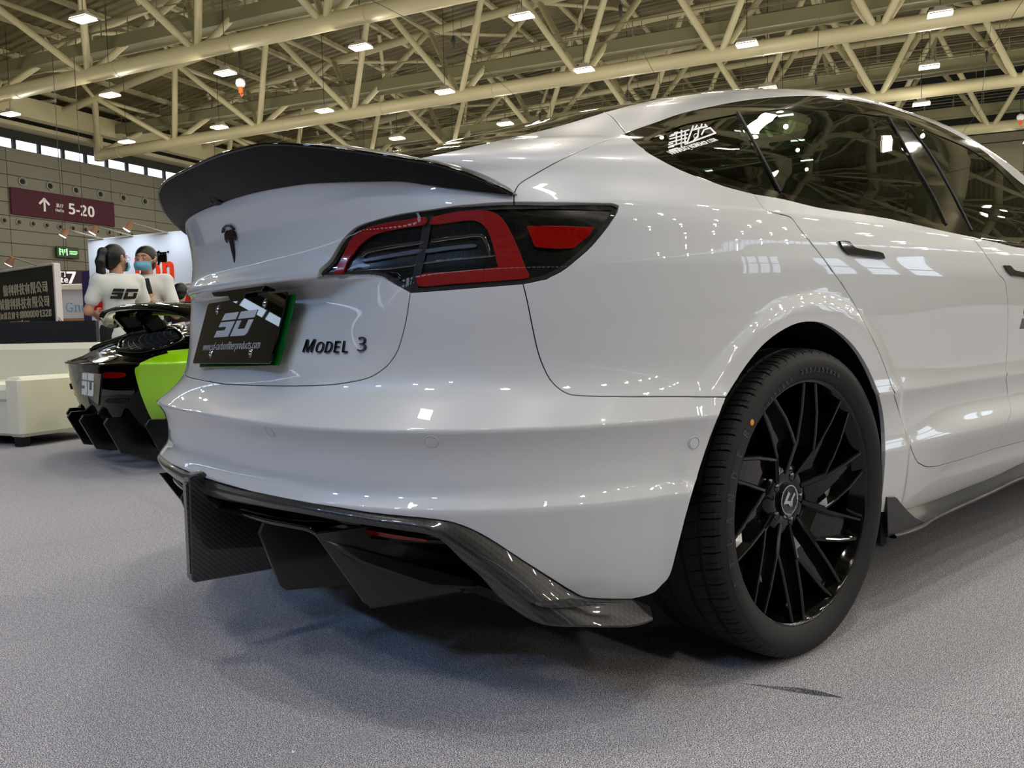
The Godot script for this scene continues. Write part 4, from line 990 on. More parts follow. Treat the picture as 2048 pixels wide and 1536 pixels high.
func spoke_mesh() -> MB:                                            # one spoke: a straight ridge, a slanting ridge that meets the next spoke, and a sunken web between them
	var mb = MB.new(); var g = deg_to_rad(1.0)
	var R = [[.262, -5, .100], [.20, -4.7, .094], [.13, -4.5, .082], [.085, -6, .068], [.058, -10, .060]]
	var D = [[.262, 5, .100], [.20, 12.5, .095], [.155, 20.5, .088], [.127, 29, .081], [.085, 27, .068], [.058, 24, .060]]
	var ridge = func(list: Array):
		var rows = []
		for i in list.size():
			var q = list[i]; var p = wp(q[0], q[1] * g, q[2]); var q2 = list[mini(i + 1, list.size() - 1)]; var q1 = list[maxi(i - 1, 0)]
			var t = (wp(q2[0], q2[1] * g, q2[2]) - wp(q1[0], q1[1] * g, q1[2])).normalized(); var s = t.cross(Vector3.RIGHT).normalized(); var w = 0.0046; var h = 0.030
			rows.append([p - s * w - Vector3(h, 0, 0), p - s * w, p - s * w * 0.5 + Vector3(.0022, 0, 0), p + s * w * 0.5 + Vector3(.0022, 0, 0), p + s * w, p + s * w - Vector3(h, 0, 0)])
		for i in rows.size() - 1:
			for k in 5: mb.quad(rows[i][k], rows[i][k + 1], rows[i + 1][k + 1], rows[i + 1][k], (rows[i][2] + rows[i][3]) * 0.0 + (rows[i][k] + rows[i][k + 1]) * 0.5 - (rows[i][0] + rows[i][5]) * 0.5 + Vector3(0.001, 0, 0))
	ridge.call(R); ridge.call(D)
	for i in 5:
		var a = R[mini(i, 4)]; var b = R[mini(i + 1, 4)]; var c = D[i + 1]; var d = D[i]; var s = -0.020
		var p = wp(a[0], a[1] * g, a[2] + s); var q = wp(b[0], b[1] * g, b[2] + s); var r = wp(c[0], c[1] * g, c[2] + s); var u = wp(d[0], d[1] * g, d[2] + s)
		mb.flat(p, q, r, Vector3.RIGHT); mb.flat(p, r, u, Vector3.RIGHT)
		var z = Vector3(0.018, 0, 0); mb.flat(p - z, q - z, r - z, Vector3.LEFT); mb.flat(p - z, r - z, u - z, Vector3.LEFT)
	return mb
func wheels(car: Node):
	var tyre = tyre_mesh().mesh(); var sp = spoke_mesh().mesh(); var X = Basis(Vector3(0, 0, 1), -PI / 2)   # local Y of the lathe -> X
	var rim = MB.new(); var rx = Transform3D(Basis(Vector3(0, 1, 0), Vector3(1, 0, 0), Vector3(0, 0, -1)), Vector3.ZERO)
	rim.lathe([Vector2(.2615, .096), Vector2(.2685, .1045), Vector2(.2675, .1075), Vector2(.2640, .1070), Vector2(.2600, .1020), Vector2(.2560, .0930), Vector2(.2500, .0850), Vector2(.2430, .060), Vector2(.2380, .02), Vector2(.2400, -.06), Vector2(.2600, -.10), Vector2(.2660, -.104)].map(func(p): return p), rx, 72)
	var rim_m = rim.mesh()
	var hub = MB.new(); hub.lathe([Vector2(.085, .030), Vector2(.083, .052), Vector2(.074, .0595), Vector2(.040, .0600), Vector2(.036, .057), Vector2(0, .057)], rx, 40)
	var cap = MB.new(); cap.lathe([Vector2(.0345, .056), Vector2(.0335, .0640), Vector2(.0310, .0650), Vector2(.0295, .0640), Vector2(0, .0645)], rx, 40)
	var ring = MB.new(); ring.lathe([Vector2(.0342, .0640), Vector2(.0335, .0660), Vector2(.0310, .0662), Vector2(.0300, .0646)], rx, 40)
	var w = MB.new(); var wf = Transform3D(Basis(Vector3(0, 0, -1), Vector3.UP, Vector3.RIGHT), Vector3(.0662, 0, 0))
	for q in [[[-.004, .022], [.002, .024], [.006, .010], [.019, .000], [.012, -.001], [.004, .003]], [[-.020, .004], [-.012, .008], [-.005, -.010], [.004, .001], [.017, -.005], [.004, -.009], [-.006, -.024]]]: w.prism(flat_poly(q), wf * Transform3D(Basis(Vector3(0, 0, 1), deg_to_rad(-62)), Vector3.ZERO), 0.0012)
	var nut = MB.new(); nut.lathe([Vector2(.0105, .02), Vector2(.0105, .060), Vector2(.0085, .063), Vector2(0, .0635)], Transform3D(rx.basis, Vector3.ZERO), 12)
	var disc = MB.new(); disc.lathe([Vector2(.168, -.010), Vector2(.168, .012), Vector2(.09, .012), Vector2(.088, .03), Vector2(0, .03)], rx, 48)
	var cal = MB.new()
	for k in 6: cal.bar(wp(.150, deg_to_rad(60 + k * 9), .02), wp(.150, deg_to_rad(69 + k * 9), .02), 0.075, 0.055, Vector3.RIGHT, 0.006)
	var drum = MB.new(); drum.lathe([Vector2(.236, -.09), Vector2(.15, -.095), Vector2(0.0, -.09)].map(func(p): return p), rx, 40)
	for p in [[0.785, 0.0], [0.785, -2.875], [-0.785, 0.0], [-0.785, -2.875]]:
		var s = signf(p[0]); var xf = Transform3D(Basis.IDENTITY if s > 0 else Basis(Vector3.UP, PI), Vector3(p[0], 0.3365, p[1] + 0.004))
		if p[1] < -1: xf.basis = xf.basis * Basis(Vector3.RIGHT, 0.3)
		var o = part_node("wheel", car, xf); tag(o, "gloss black multi-spoke alloy wheel with a low-profile tyre")
		obj("tyre", tyre, M.tyre, o); obj("rim", rim_m, M.wheel_black, o); obj("hub", hub, M.wheel_black, o); obj("cap", cap, M.cap_black, o); obj("cap_ring", ring, M.chrome, o); obj("cap_emblem", w, M.silver_print, o)
		obj("brake_disc", disc, M.disc_steel, o); obj("brake_caliper", cal, M.rubber, o); obj("inner_barrel", drum, M.liner, o)
		for k in 10: obj("spoke", sp, M.wheel_black, o).transform.basis = Basis(Vector3.RIGHT, -deg_to_rad(5 + 36 * k))
		for k in 5: obj("wheel_nut", nut, M.dark_chrome, o).position = wp(.052, deg_to_rad(20 + 72 * k), 0)
		var dot = MB.new(); dot.lathe([Vector2(.0062, -.001), Vector2(.0060, .0006), Vector2(0, .0008)], Transform3D(Basis(Vector3(0, 1, 0), Vector3(1, 0.0, 0), Vector3(0, 0, -1)), wp(.3005, deg_to_rad(-49), .1225)), 16); obj("yellow_dot", dot, M.yellow_dot, o)
		tyre_text(o, "ATLANDER", 0.303, -112.0, 8.2, 0.017); tyre_text(o, "TUBELESS", 0.286, -40.0, 3.2, 0.008); tyre_text(o, "235/35ZR20", 0.290, -9.0, 3.3, 0.010)
func tyre_text(o: Node, text: String, r: float, a0: float, step: float, size: float):
	for i in text.length():
		var tm = lettering(text[i], size, 0.0012); var th = deg_to_rad(a0 + step * i); var y = Vector3(0, cos(th), -sin(th)); var n = Vector3(0.985, 0, 0) + y * 0.10
		n = n.normalized(); y = (y - n * y.dot(n)).normalized()
		var q = obj("tyre_letter", tm, M.tyre_text, o); q.transform = Transform3D(Basis(y.cross(n), y, n), wp(r, th, 0.1222))

# ---------------------------------------------------------------- the exhibition hall. A: towards the wall with the sign, B: along that wall; both from below the camera
const HA := Vector3(-0.8969, 0.0, 0.4421)
const HB := Vector3(-0.4421, 0.0, -0.8969)
func hall(a: float, b: float, y: float) -> Vector3: return Vector3(EYE.x, 0, EYE.z) + HA * a + HB * b + Vector3(0, y, 0)
func hbox(mb: MB, a0: float, a1: float, b0: float, b1: float, y0: float, y1: float, bev := 0.0):
	mb.box(Transform3D(Basis(HA, Vector3.UP, -HB), hall((a0 + a1) / 2, (b0 + b1) / 2, (y0 + y1) / 2)), Vector3(a1 - a0, y1 - y0, b1 - b0), bev)
func roof_y(a: float) -> float: return 16.3 - 3.3 * pow(absf(a) / 40.0, 2.0)

func build_hall():
	# carpet in two lengths with the seam between them, and the concrete under it, near black to put shade into the slit
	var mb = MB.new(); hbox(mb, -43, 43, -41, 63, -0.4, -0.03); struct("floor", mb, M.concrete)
	carpet()
	# walls
	var wl = wall_left()
	mb = MB.new(); hbox(mb, -43, -42, -41, 63, -0.2, 3.6); hbox(mb, -43, -42, -41, 63, 9.4, 10.9); hbox(mb, -43, -42, -41, 14, 3.6, 9.4)
	hbox(mb, -43, -42, 40, 63, 3.6, 9.4); hbox(mb, -43, -42, 24, 30, 3.6, 9.4)
	for k in 20: hbox(mb, -43, -42, -22.1 + k * 3.1, -21.75 + k * 3.1, 3.6, 9.4)
	hbox(mb, -43, -42, -41, 63, 6.3, 6.6); clerestory(mb, -42.2, -42); var wr = struct("wall_right", mb, M.wall); window_strip(wr, -42.1)
	mb = MB.new(); mb.bx(Vector3.ZERO, Vector3(0.012, 2.75, 2.75)); var big = mb.mesh()
	for k in 20:
		if (k >= 12 and k <= 15) or k >= 17:
			for y in [4.95, 8.0]: obj("window_pane", big, M.clear_pane, wr).transform = Transform3D(Basis(HA, Vector3.UP, -HB), hall(-42.5, -20.4 + k * 3.1, y))
	mb = MB.new(); hbox(mb, -43, 43, 62, 63, -0.2, 12.6); var wb = struct("wall_back", mb, M.wall_end)
	mb = MB.new(); hbox(mb, -43, 43, 61.8, 62, 12.6, 17.5); struct("trim_1", mb, M.dark_band)
	mb = MB.new()
	for k in 10: hbox(mb, -43 + 8.6 * k, -43 + 8.6 * k + 0.06, 61.95, 61.99, 0, 12.6)
	for k in 6: hbox(mb, -43, 43, 61.95, 61.99, 2.0 + 2.0 * k, 2.05 + 2.0 * k)
	var j = obj("panel_joint", mb, M.joint, wb)
	mb = MB.new(); hbox(mb, -43, 43, -41, -40, -0.2, 10.9); hbox(mb, -43, 43, -41, -40, 11.5, 17.5)
	for k in 44: hbox(mb, -43 + 2 * k, -42.8 + 2 * k, -41, -40, 10.9, 11.5)
	var wf = struct("wall_front", mb, M.wall); mb = MB.new(); mb.bx(Vector3.ZERO, Vector3(1.8, 0.6, 0.012)); var small = mb.mesh()
	for k in 43: obj("window_pane", small, M.clear_pane, wf).transform = Transform3D(Basis(HA, Vector3.UP, -HB), hall(-41.9 + 2 * k, -40.5, 11.2))
	roof(); trusses(); lamps(); stand_lights()

func carpet():
	# the seam runs through these floor points; one length of carpet on each side of it
	var near = []; var far = []; var seam = []
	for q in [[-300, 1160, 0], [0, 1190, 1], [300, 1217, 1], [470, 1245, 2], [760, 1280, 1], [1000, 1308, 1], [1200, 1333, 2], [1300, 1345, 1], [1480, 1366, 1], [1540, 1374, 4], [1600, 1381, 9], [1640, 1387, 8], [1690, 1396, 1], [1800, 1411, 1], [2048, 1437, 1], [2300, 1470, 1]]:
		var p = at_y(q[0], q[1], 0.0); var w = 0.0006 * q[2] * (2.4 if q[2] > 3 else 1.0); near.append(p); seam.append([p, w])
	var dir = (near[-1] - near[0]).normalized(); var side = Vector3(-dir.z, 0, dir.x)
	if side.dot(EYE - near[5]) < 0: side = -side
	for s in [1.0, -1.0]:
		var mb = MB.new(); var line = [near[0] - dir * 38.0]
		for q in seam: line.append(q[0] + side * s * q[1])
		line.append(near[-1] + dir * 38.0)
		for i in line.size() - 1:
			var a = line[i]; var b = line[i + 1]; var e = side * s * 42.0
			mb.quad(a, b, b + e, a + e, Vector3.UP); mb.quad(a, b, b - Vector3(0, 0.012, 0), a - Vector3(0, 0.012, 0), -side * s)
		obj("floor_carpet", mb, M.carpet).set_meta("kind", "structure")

func wall_left() -> Node:
	var mb = MB.new(); hbox(mb, 42.12, 42.5, -41, 63, -0.2, 10.9); clerestory(mb, 42.12, 42.3); var w = struct("wall_left", mb, M.joint)
	# metal panels in courses of 0.72 m, 3.23 m wide
	window_strip(w, 42.2); var var_m = [M.panel_a, M.panel_b]; var bm = MB.new(); bm.bx(Vector3.ZERO, Vector3(0.12, 0.70, 3.21), 0.012); var pm = bm.mesh()
	for c in 10:
		for r in 15:
			var o = obj("panel", pm, var_m[(c * 3 + r * 5 + c * r) % 2], w); o.transform = Transform3D(Basis(HA, Vector3.UP, -HB), hall(42.06, 19.75 + 3.23 * (c + 0.5), 10.94 - 0.72 * (r + 0.5)))
	for q in [[-41.0, 19.7], [52.1, 63.0]]:
		mb = MB.new(); hbox(mb, 42.0, 42.12, q[0], q[1], 0, 10.94); obj("plain_cladding", mb, M.panel_a, w)
	# air nozzles: a row of large ones and a row of small ones
	for s in [[0.22, 9.25, 1.62, 9, 28.65], [0.15, 7.05, 0.81, 13, 28.3]]:
		mb = MB.new(); var r = s[0]; mb.lathe([Vector2(r * 1.15, 0), Vector2(r * 1.1, 0.05), Vector2(r * 0.9, 0.06), Vector2(r * 0.6, -0.02)].map(func(p): return p), Transform3D(Basis(Vector3(0, 1, 0), Vector3(-1, 0, 0), Vector3(0, 0, 1)), Vector3.ZERO), 20)
		var ring = mb.mesh(); mb = MB.new(); mb.lathe([Vector2(r * 0.62, 0.0), Vector2(r * 0.6, 0.015), Vector2(0, 0.015)], Transform3D(Basis(Vector3(0, 1, 0), Vector3(-1, 0, 0), Vector3(0, 0, 1)), Vector3.ZERO), 20); var hole = mb.mesh()
		for k in s[3]:
			var n = part_node("air_nozzle", w, Transform3D(Basis(HA, Vector3.UP, -HB), hall(41.99, s[4] + k * s[2], s[1])))
			obj("ring", ring, M.nozzle, n); obj("throat", hole, M.liner, n)
	# maroon sign
	var sg = thing("hall_sign", "maroon wall sign with a white arrow reading Halls 5-20", "sign", hall(41.9, 32.7, 8.14)); sg.transform.basis = Basis(HB, Vector3.UP, -HA)
	mb = MB.new(); mb.bx(Vector3.ZERO, Vector3(6.46, 1.42, 0.08), 0.01); obj("board", mb, M.maroon, sg)
	mb = MB.new(); var a = Vector3(-1.33, 0, 0.05)
	mb.bar(a + Vector3(0, -0.36, 0), a + Vector3(0, 0.30, 0), 0.11, 0.02, Vector3(0, 0, 1)); mb.bar(a + Vector3(0.02, 0.34, 0), a + Vector3(-0.30, 0.02, 0), 0.12, 0.02, Vector3(0, 0, 1)); mb.bar(a + Vector3(-0.02, 0.34, 0), a + Vector3(0.30, 0.02, 0), 0.12, 0.02, Vector3(0, 0, 1)); obj("arrow", mb, M.sign_white, sg)
	put_text(sg, "5-20", 0.62, Vector3(0.98, -0.03, 0.05), M.sign_white); put_text(sg, "Halls", 0.16, Vector3(-0.42, -0.20, 0.05), M.sign_white)
	mb = MB.new(); glyph(mb, CJK.zhan, Transform3D(Basis.IDENTITY, Vector3(-0.52, 0.08, 0.05)), 0.22, 0.022, 0.01); glyph(mb, CJK.ting, Transform3D(Basis.IDENTITY, Vector3(-0.28, 0.08, 0.05)), 0.22, 0.022, 0.01); obj("characters", mb, M.sign_white, sg)
	return w
func put_text(parent: Node, text: String, size: float, at: Vector3, m, bold := true, serif := false, wide := 1.0, depth := 0.01) -> Node3D:
	var o = obj("lettering", lettering(text, size, depth, bold, serif), m, parent); o.position = at; o.scale.x = wide; return o
func clerestory(mb: MB, a0: float, a1: float):                     # window posts and the beam over them
	hbox(mb, a0, a1, -41, 63, 11.47, 17.2)
	for k in 72: hbox(mb, a0, a1, -41.0 + 1.45 * k - 0.08, -41.0 + 1.45 * k + 0.08, 10.9, 11.5)
func window_strip(w: Node, a: float):
	var mb = MB.new(); mb.bx(Vector3.ZERO, Vector3(0.012, 0.60, 1.29)); var m = mb.mesh()
	for k in 71: obj("window_pane", m, M.clear_pane, w).transform = Transform3D(Basis(HA, Vector3.UP, -HB), hall(a, -41.0 + 1.45 * (k + 0.5), 11.2))

func roof():
	var mb = MB.new(); var na = 24; var prof = []                    # corrugated deck following the roof's arc, ribs along A
	var b = -41.0
	while b < 63.0: prof += [[b, 0.0], [b + 0.18, 0.0], [b + 0.24, -0.09], [b + 0.42, -0.09], [b + 0.48, 0.0]]; b += 0.48
	for i in na:
		var a0 = -43.0 + 86.0 * i / na; var a1 = -43.0 + 86.0 * (i + 1) / na; var y0 = roof_y(a0) + 1.15; var y1 = roof_y(a1) + 1.15
		for k in prof.size() - 1:
			var p = prof[k]; var q = prof[k + 1]
			if p[0] == q[0]: continue
			mb.quad(hall(a0, p[0], y0 + p[1]), hall(a0, q[0], y0 + q[1]), hall(a1, q[0], y1 + q[1]), hall(a1, p[0], y1 + p[1]), Vector3.DOWN)
		mb.quad(hall(a0, -41, y0 + 0.25), hall(a0, 63, y0 + 0.25), hall(a1, 63, y1 + 0.25), hall(a1, -41, y1 + 0.25), Vector3.UP)
	var c = struct("ceiling", mb, M.deck)
	for k in 29:                                                     # purlins under the deck, running along B
		var a = -40.6 + 2.9 * k; mb = MB.new(); var y = roof_y(a) + 0.85
		hbox(mb, a - 0.11, a + 0.11, -41, 63, y - 0.02, y + 0.02); hbox(mb, a - 0.02, a + 0.02, -41, 63, y, y + 0.24); obj("purlin", mb, M.steel, c)
	mb = MB.new()
	for s in [1.0, -1.0]:                                            # eaves beam over the clerestory
		hbox(mb, 40.3 * s - 0.3, 40.3 * s + 0.3, -41, 63, 12.2, 13.2); hbox(mb, 41.5 * s - 0.5, 41.5 * s + 0.5, -41, 63, 11.9, 12.1)
	struct("trim_2", mb, M.steel)

func trusses():
	var t = thing("roof_truss", "cream tubular steel roof truss spanning the hall under the metal deck", "truss", Vector3.ZERO, 0.0, "roof trusses of the hall")
	var o = hall(0, 0, 0); t.position = o
	var P = func(a, b, y): return hall(a, b, y) - o
	var pts = []; var mb = MB.new()
	for i in 29: pts.append(P.call(-40.6 + 2.9 * i, 0.0, 11.15 + 0.3 * (1.0 - pow((-40.6 + 2.9 * i) / 40.6, 2.0))))
	mb.pipe(pts, 0.30, 14); obj("lower_chord", mb, M.steel, t)
	for k in 14:                                                     # bolted flanges on the chord
		mb = MB.new(); var p = P.call(-37.7 + 5.8 * k + 1.2, 0.0, 11.15 + 0.3 * (1.0 - pow((-36.5 + 5.8 * k) / 40.6, 2.0))); mb.tube(p - HA * 0.025, p + HA * 0.025, 0.325, 0.325, 14); obj("flange", mb, M.steel, t)
	for s in [-2.5, 2.5]:
		mb = MB.new(); pts = []
		for i in 29: pts.append(P.call(-40.6 + 2.9 * i, s, roof_y(-40.6 + 2.9 * i)))
		mb.pipe(pts, 0.20, 10); obj("upper_chord", mb, M.steel, t)
	for k in 15:
		var a = -40.6 + 5.8 * k; var lo = P.call(a, 0, 11.25)
		if absf(a) < 40:
			for s in [-2.5, 2.5]:
				for d in [-2.9, 2.9]:
					mb = MB.new(); mb.tube(lo, P.call(a + d * 0.97, s, roof_y(a + d)), 0.14, 0.14, 8, false); obj("diagonal", mb, M.steel, t)
		else:
			for s in [-2.5, 2.5]:
				mb = MB.new(); mb.tube(lo, P.call(a - 2.9 * signf(a), s, roof_y(a - 2.9)), 0.16, 0.16, 8, false); obj("diagonal", mb, M.steel, t)
			mb = MB.new(); mb.tube(P.call(a, 0, 10.85), P.call(a, 0, 12.9), 0.26, 0.26, 10); obj("end_post", mb, M.steel, t)
		mb = MB.new(); mb.tube(P.call(a + 2.9, -2.5, roof_y(a + 2.9)), P.call(a + 2.9, 2.5, roof_y(a + 2.9)), 0.11, 0.11, 8, false); obj("tie", mb, M.steel, t)
		for s in [-2.5, 2.5]:                                        # braces to the next bay
			mb = MB.new(); mb.tube(P.call(a + 2.9, s, roof_y(a + 2.9)), P.call(a, s * 3.0, roof_y(a) + 0.7), 0.10, 0.10, 6, false); obj("brace", mb, M.steel, t)
	for b in [-36, -26, -16, -6, 4, 14, 34, 44, 54]:
		var c = t.duplicate(); c.name = numbered("roof_truss"); add_child(c); c.position = o + HB * b
	t.position = o + HB * 24.0
	# catwalks hung inside the trusses
	var w = thing("catwalk", "grey maintenance catwalk with railings hung along a roof truss", "catwalk", o, 0.0, "catwalks along the roof trusses")
	mb = MB.new()
	var seg = func(m: MB, a0, a1, b0, b1, y0, y1): m.box(Transform3D(Basis(HA, Vector3.UP, -HB), P.call((a0 + a1) / 2, (b0 + b1) / 2, (y0 + y1) / 2)), Vector3(a1 - a0, y1 - y0, b1 - b0))
	seg.call(mb, -40, 40, -0.35, 0.35, 12.55, 12.60); obj("deck", mb, M.grate, w)
	for s in [-0.38, 0.38]:
		mb = MB.new(); seg.call(mb, -40, 40, s - 0.04, s + 0.04, 12.45, 12.95); obj("side_channel", mb, M.grate, w)
		mb = MB.new()
		for k in 2: mb.tube(P.call(-40, s, 13.25 + 0.35 * k), P.call(40, s, 13.25 + 0.35 * k), 0.025, 0.025, 5)
		for k in 54: mb.tube(P.call(-40 + 1.5 * k, s, 12.9), P.call(-40 + 1.5 * k, s, 13.6), 0.022, 0.022, 4)
		obj("railing", mb, M.grate, w)
	for k in 28:
		mb = MB.new(); mb.tube(P.call(-40 + 2.9 * k, 0.38, 13.5), P.call(-40 + 2.9 * k, 0.38, roof_y(-40 + 2.9 * k) + 0.8), 0.015, 0.015, 4); obj("hanger_rod", mb, M.grate, w)
	for b in [-36, -26, -16, -6, 4, 14, 34, 44, 54]:
		var c = w.duplicate(); c.name = numbered("catwalk"); add_child(c); c.position = o + HB * (b + 1.1)
	w.position = o + HB * 25.1
	# steel wires strung along B under the chords, each with its weights
	for k in 9:
		var a = -34.2 + 6.0 * k; mb = MB.new(); var pts2 = []
		for i in 10: pts2.append(hall(a + (0.5 if i % 2 else -0.3), -34 + 10 * i, 10.75 - (0.25 if i % 2 else 0.0)))
		var wv = thing("suspension_wire", "thin dark steel wire with drop weights strung below the trusses", "wire", hall(a, -34, 10.5), 0.0, "steel wires below the roof trusses"); var w0 = wv.position
		mb.pipe(pts2.map(func(p): return p - w0), 0.010, 4); obj("wire", mb, M.wire, wv)
		for i in [2, 4, 5, 6, 7]:
			mb = MB.new(); var q = pts2[i] - w0; mb.ball(q, Vector3(0.07, 0.22, 0.07), 6, 6); mb.tube(q, q + Vector3(0.4, 2.2, 0.3), 0.007, 0.007, 4, false); obj("drop_weight", mb, M.wire, wv)

func lamps():
	var t = thing("high_bay_lamp", "white high-bay lamp hanging below the roof trusses", "lamp", Vector3.ZERO, 0.0, "high-bay lamps in rows below the roof")
	t.basis = Basis(HA, Vector3.UP, -HB); var mb = MB.new()
	mb.bx(Vector3(0, 0.10, 0), Vector3(0.66, 0.08, 0.42), 0.015); mb.bx(Vector3(0, 0.20, 0), Vector3(0.34, 0.12, 0.22), 0.015)
	mb.quad(Vector3(-.33, .06, -.21), Vector3(.33, .06, -.21), Vector3(.36, 0, -.235), Vector3(-.36, 0, -.235), Vector3(0, .2, -1)); mb.quad(Vector3(-.33, .06, .21), Vector3(.33, .06, .21), Vector3(.36, 0, .235), Vector3(-.36, 0, .235), Vector3(0, .2, 1))
	mb.quad(Vector3(-.33, .06, -.21), Vector3(-.33, .06, .21), Vector3(-.36, 0, .235), Vector3(-.36, 0, -.235), Vector3(-1, .2, 0)); mb.quad(Vector3(.33, .06, -.21), Vector3(.33, .06, .21), Vector3(.36, 0, .235), Vector3(.36, 0, -.235), Vector3(1, .2, 0))
	obj("housing", mb, M.lamp_body, t)
	mb = MB.new(); mb.bx(Vector3(0, 0.045, 0), Vector3(0.70, 0.02, 0.44), 0.004); obj("diffuser", mb, M.lamp_glow, t)
	mb = MB.new(); mb.tube(Vector3(0, 0.26, 0), Vector3(0, 3.6, 0), 0.012, 0.012, 5); obj("cable", mb, M.wire, t)
	var first = true
	for i in 13:
		for k in 11:
			var a = -37.8 + 6.0 * i; var b = -5.7 + 6.0 * k; var c = t
			if a > 7.0 and b < 11.0: continue                         # no lamps burn over the corner behind the sofa
			if not first:
				c = t.duplicate(); c.name = numbered("high_bay_lamp"); add_child(c)
			first = false; c.position = hall(a + 0.0, b, 10.45)
			var l = AreaLight3D.new(); add_child(l); l.name = "lamp_light"; l.area_size = Vector2(0.7, 0.44); l.light_color = Color(1.0, 0.97, 0.93); l.light_energy = LAMP_E; l.shadow_enabled = true; l.area_range = 60.0
			l.transform = Transform3D(Basis(HA, HB, Vector3.UP), hall(a, b, 10.47))
			var u = OmniLight3D.new(); add_child(u); u.name = "lamp_spill"; u.position = hall(a, b, 9.95); u.light_color = Color(1.0, 0.97, 0.92); u.light_energy = LAMP_UP; u.light_size = 0.1; u.omni_range = 60.0; u.omni_attenuation = 2.0; u.shadow_enabled = true

func stand_lights():
	# the stand's own cool floodlights on a bar behind the camera
	var t = thing("floodlight_bar", "black overhead bar with cool white floodlights over the stand", "lights", Vector3(-0.5, 0, 6.4)); var mb = MB.new()
	for y in [5.5, 5.8]: mb.tube(Vector3(-4, y, 0), Vector3(5, y, 0), 0.025, 0.025, 8)
	for k in 18: mb.tube(Vector3(-4 + 0.5 * k, 5.5 if k % 2 else 5.8, 0), Vector3(-3.5 + 0.5 * k, 5.8 if k % 2 else 5.5, 0), 0.012, 0.012, 5)
	for x in [-4.0, 5.0]: mb.tube(Vector3(x, 0, 0), Vector3(x, 5.9, 0), 0.04, 0.04, 8)
	obj("truss_bar", mb, M.rubber, t)
	for x in [-3.0, -1.0, 1.0, 3.0]:
		var p = Vector3(x, 5.35, 0); var d = (Vector3(0.3, 0.5, -6.5) - p).normalized(); var bs = Basis.looking_at(d, Vector3.UP)
		mb = MB.new(); mb.box(Transform3D(bs, p + d * -0.05), Vector3(0.26, 0.18, 0.10), 0.01); obj("lamp_head", mb, M.rubber, t)
		mb = MB.new(); mb.box(Transform3D(bs, p + d * 0.004), Vector3(0.22, 0.14, 0.008), 0.002); obj("lamp_glass", mb, M.cool_glow, t)
		var l = AreaLight3D.new(); add_child(l); l.name = "flood_light"; l.area_size = Vector2(0.22, 0.14); l.light_color = Color(0.62, 0.78, 1.0); l.light_energy = FLOOD_E; l.shadow_enabled = true; l.area_range = 40.0
		l.transform = Transform3D(bs, t.position + p + d * 0.02)

# ---------------------------------------------------------------- things on the stand and behind it
func at_depth(px: float, py: float, d: float) -> Vector3: return EYE + ray(px, py) * d
func z1(q: Array) -> Array: return [q[0] / 3.2, 440.0 + q[1] / 3.2]          # pixels of the left-hand crop

func build_props():
	hoists(); sofa(); green_car(); low_wall(); booths(); people(); scraps()

func sofa():
	var f = Vector3(0.458, 0, 0.889)                                           # the way it faces
	var l = Vector3(-0.889, 0, 0.458); var c = Vector3(-4.518, 0, 0.64) + l * 0.72 - f * 0.40
	var s = thing("sofa", "cream leather two-seat sofa in front of the navy partition", "sofa", c); s.basis = Basis(-l, Vector3.UP, f); var mb = MB.new()
	mb.bx(Vector3(0, 0.20, -0.02), Vector3(1.16, 0.26, 0.76), 0.02); obj("base", mb, M.cream, s)
	for k in [-1, 1]:
		mb = MB.new(); mb.bx(Vector3(0.64 * k, 0.275, 0), Vector3(0.16, 0.41, 0.80), 0.025); obj("arm", mb, M.cream, s)
		mb = MB.new(); mb.bx(Vector3(0.29 * k, 0.36, 0.05), Vector3(0.55, 0.13, 0.66), 0.035); obj("seat_cushion", mb, M.cream, s)
		for z in [0.33, -0.33]:
			mb = MB.new(); mb.bx(Vector3(0.62 * k, 0.035, z), Vector3(0.07, 0.07, 0.07), 0.005); obj("foot", mb, M.rubber, s)
	mb = MB.new(); mb.box(Transform3D(Basis(Vector3.RIGHT, -0.08), Vector3(0, 0.44, -0.33)), Vector3(1.36, 0.52, 0.18), 0.05); obj("backrest", mb, M.cream, s)
	mb = MB.new(); mb.bx(Vector3(0.0, 0.085, -0.02), Vector3(1.2, 0.03, 0.7)); obj("underside", mb, M.rubber, s)

func hoists():
	for q in [[481, 168, 32.0, "white and orange chain hoist hanging between the left roof trusses"], [2041, 236, 44.0, "white and orange chain hoist hanging near the far end wall"]]:
		var p = at_depth(q[0], q[1], q[2]); var t = thing("chain_hoist", q[3], "hoist", p, 0.4); var mb = MB.new()
		mb.lathe([Vector2(0, -.12), Vector2(.14, -.10), Vector2(.19, 0), Vector2(.17, .14), Vector2(.06, .22), Vector2(0, .22)], Transform3D.IDENTITY, 16); obj("motor", mb, M.sticker_white, t)
		mb = MB.new(); mb.bx(Vector3(0, -0.24, 0), Vector3(0.16, 0.22, 0.10), 0.02); obj("block", mb, M.hoist_orange, t)
		mb = MB.new(); mb.pipe([Vector3(0, -.33, 0), Vector3(0, -.42, 0), Vector3(.05, -.48, 0), Vector3(.10, -.44, 0), Vector3(.10, -.40, 0)], 0.018, 6); obj("hook", mb, M.hoist_orange, t)
		mb = MB.new(); mb.tube(Vector3(0, .2, 0), Vector3(0, 12.6 - p.y, 0), 0.02, 0.02, 5); mb.tube(Vector3(.1, .1, 0), Vector3(.05, 12.6 - p.y, 0), 0.012, 0.012, 5); obj("chain", mb, M.wire, t)

func low_wall():
	var a = at_depth(-60, 660, 7.6); var b = at_depth(194, 637, 7.7); a.y = 0; b.y = 0; var mb = MB.new(); a = b + (a - b) * 3.0
	mb.bar(a + Vector3(0, 0.45, 0), b + Vector3(0, 0.45, 0), 0.08, 0.90, Vector3.UP, 0.005)
	tag(obj("partition", mb, M.navy), "low navy blue partition behind the cream sofa", "partition")

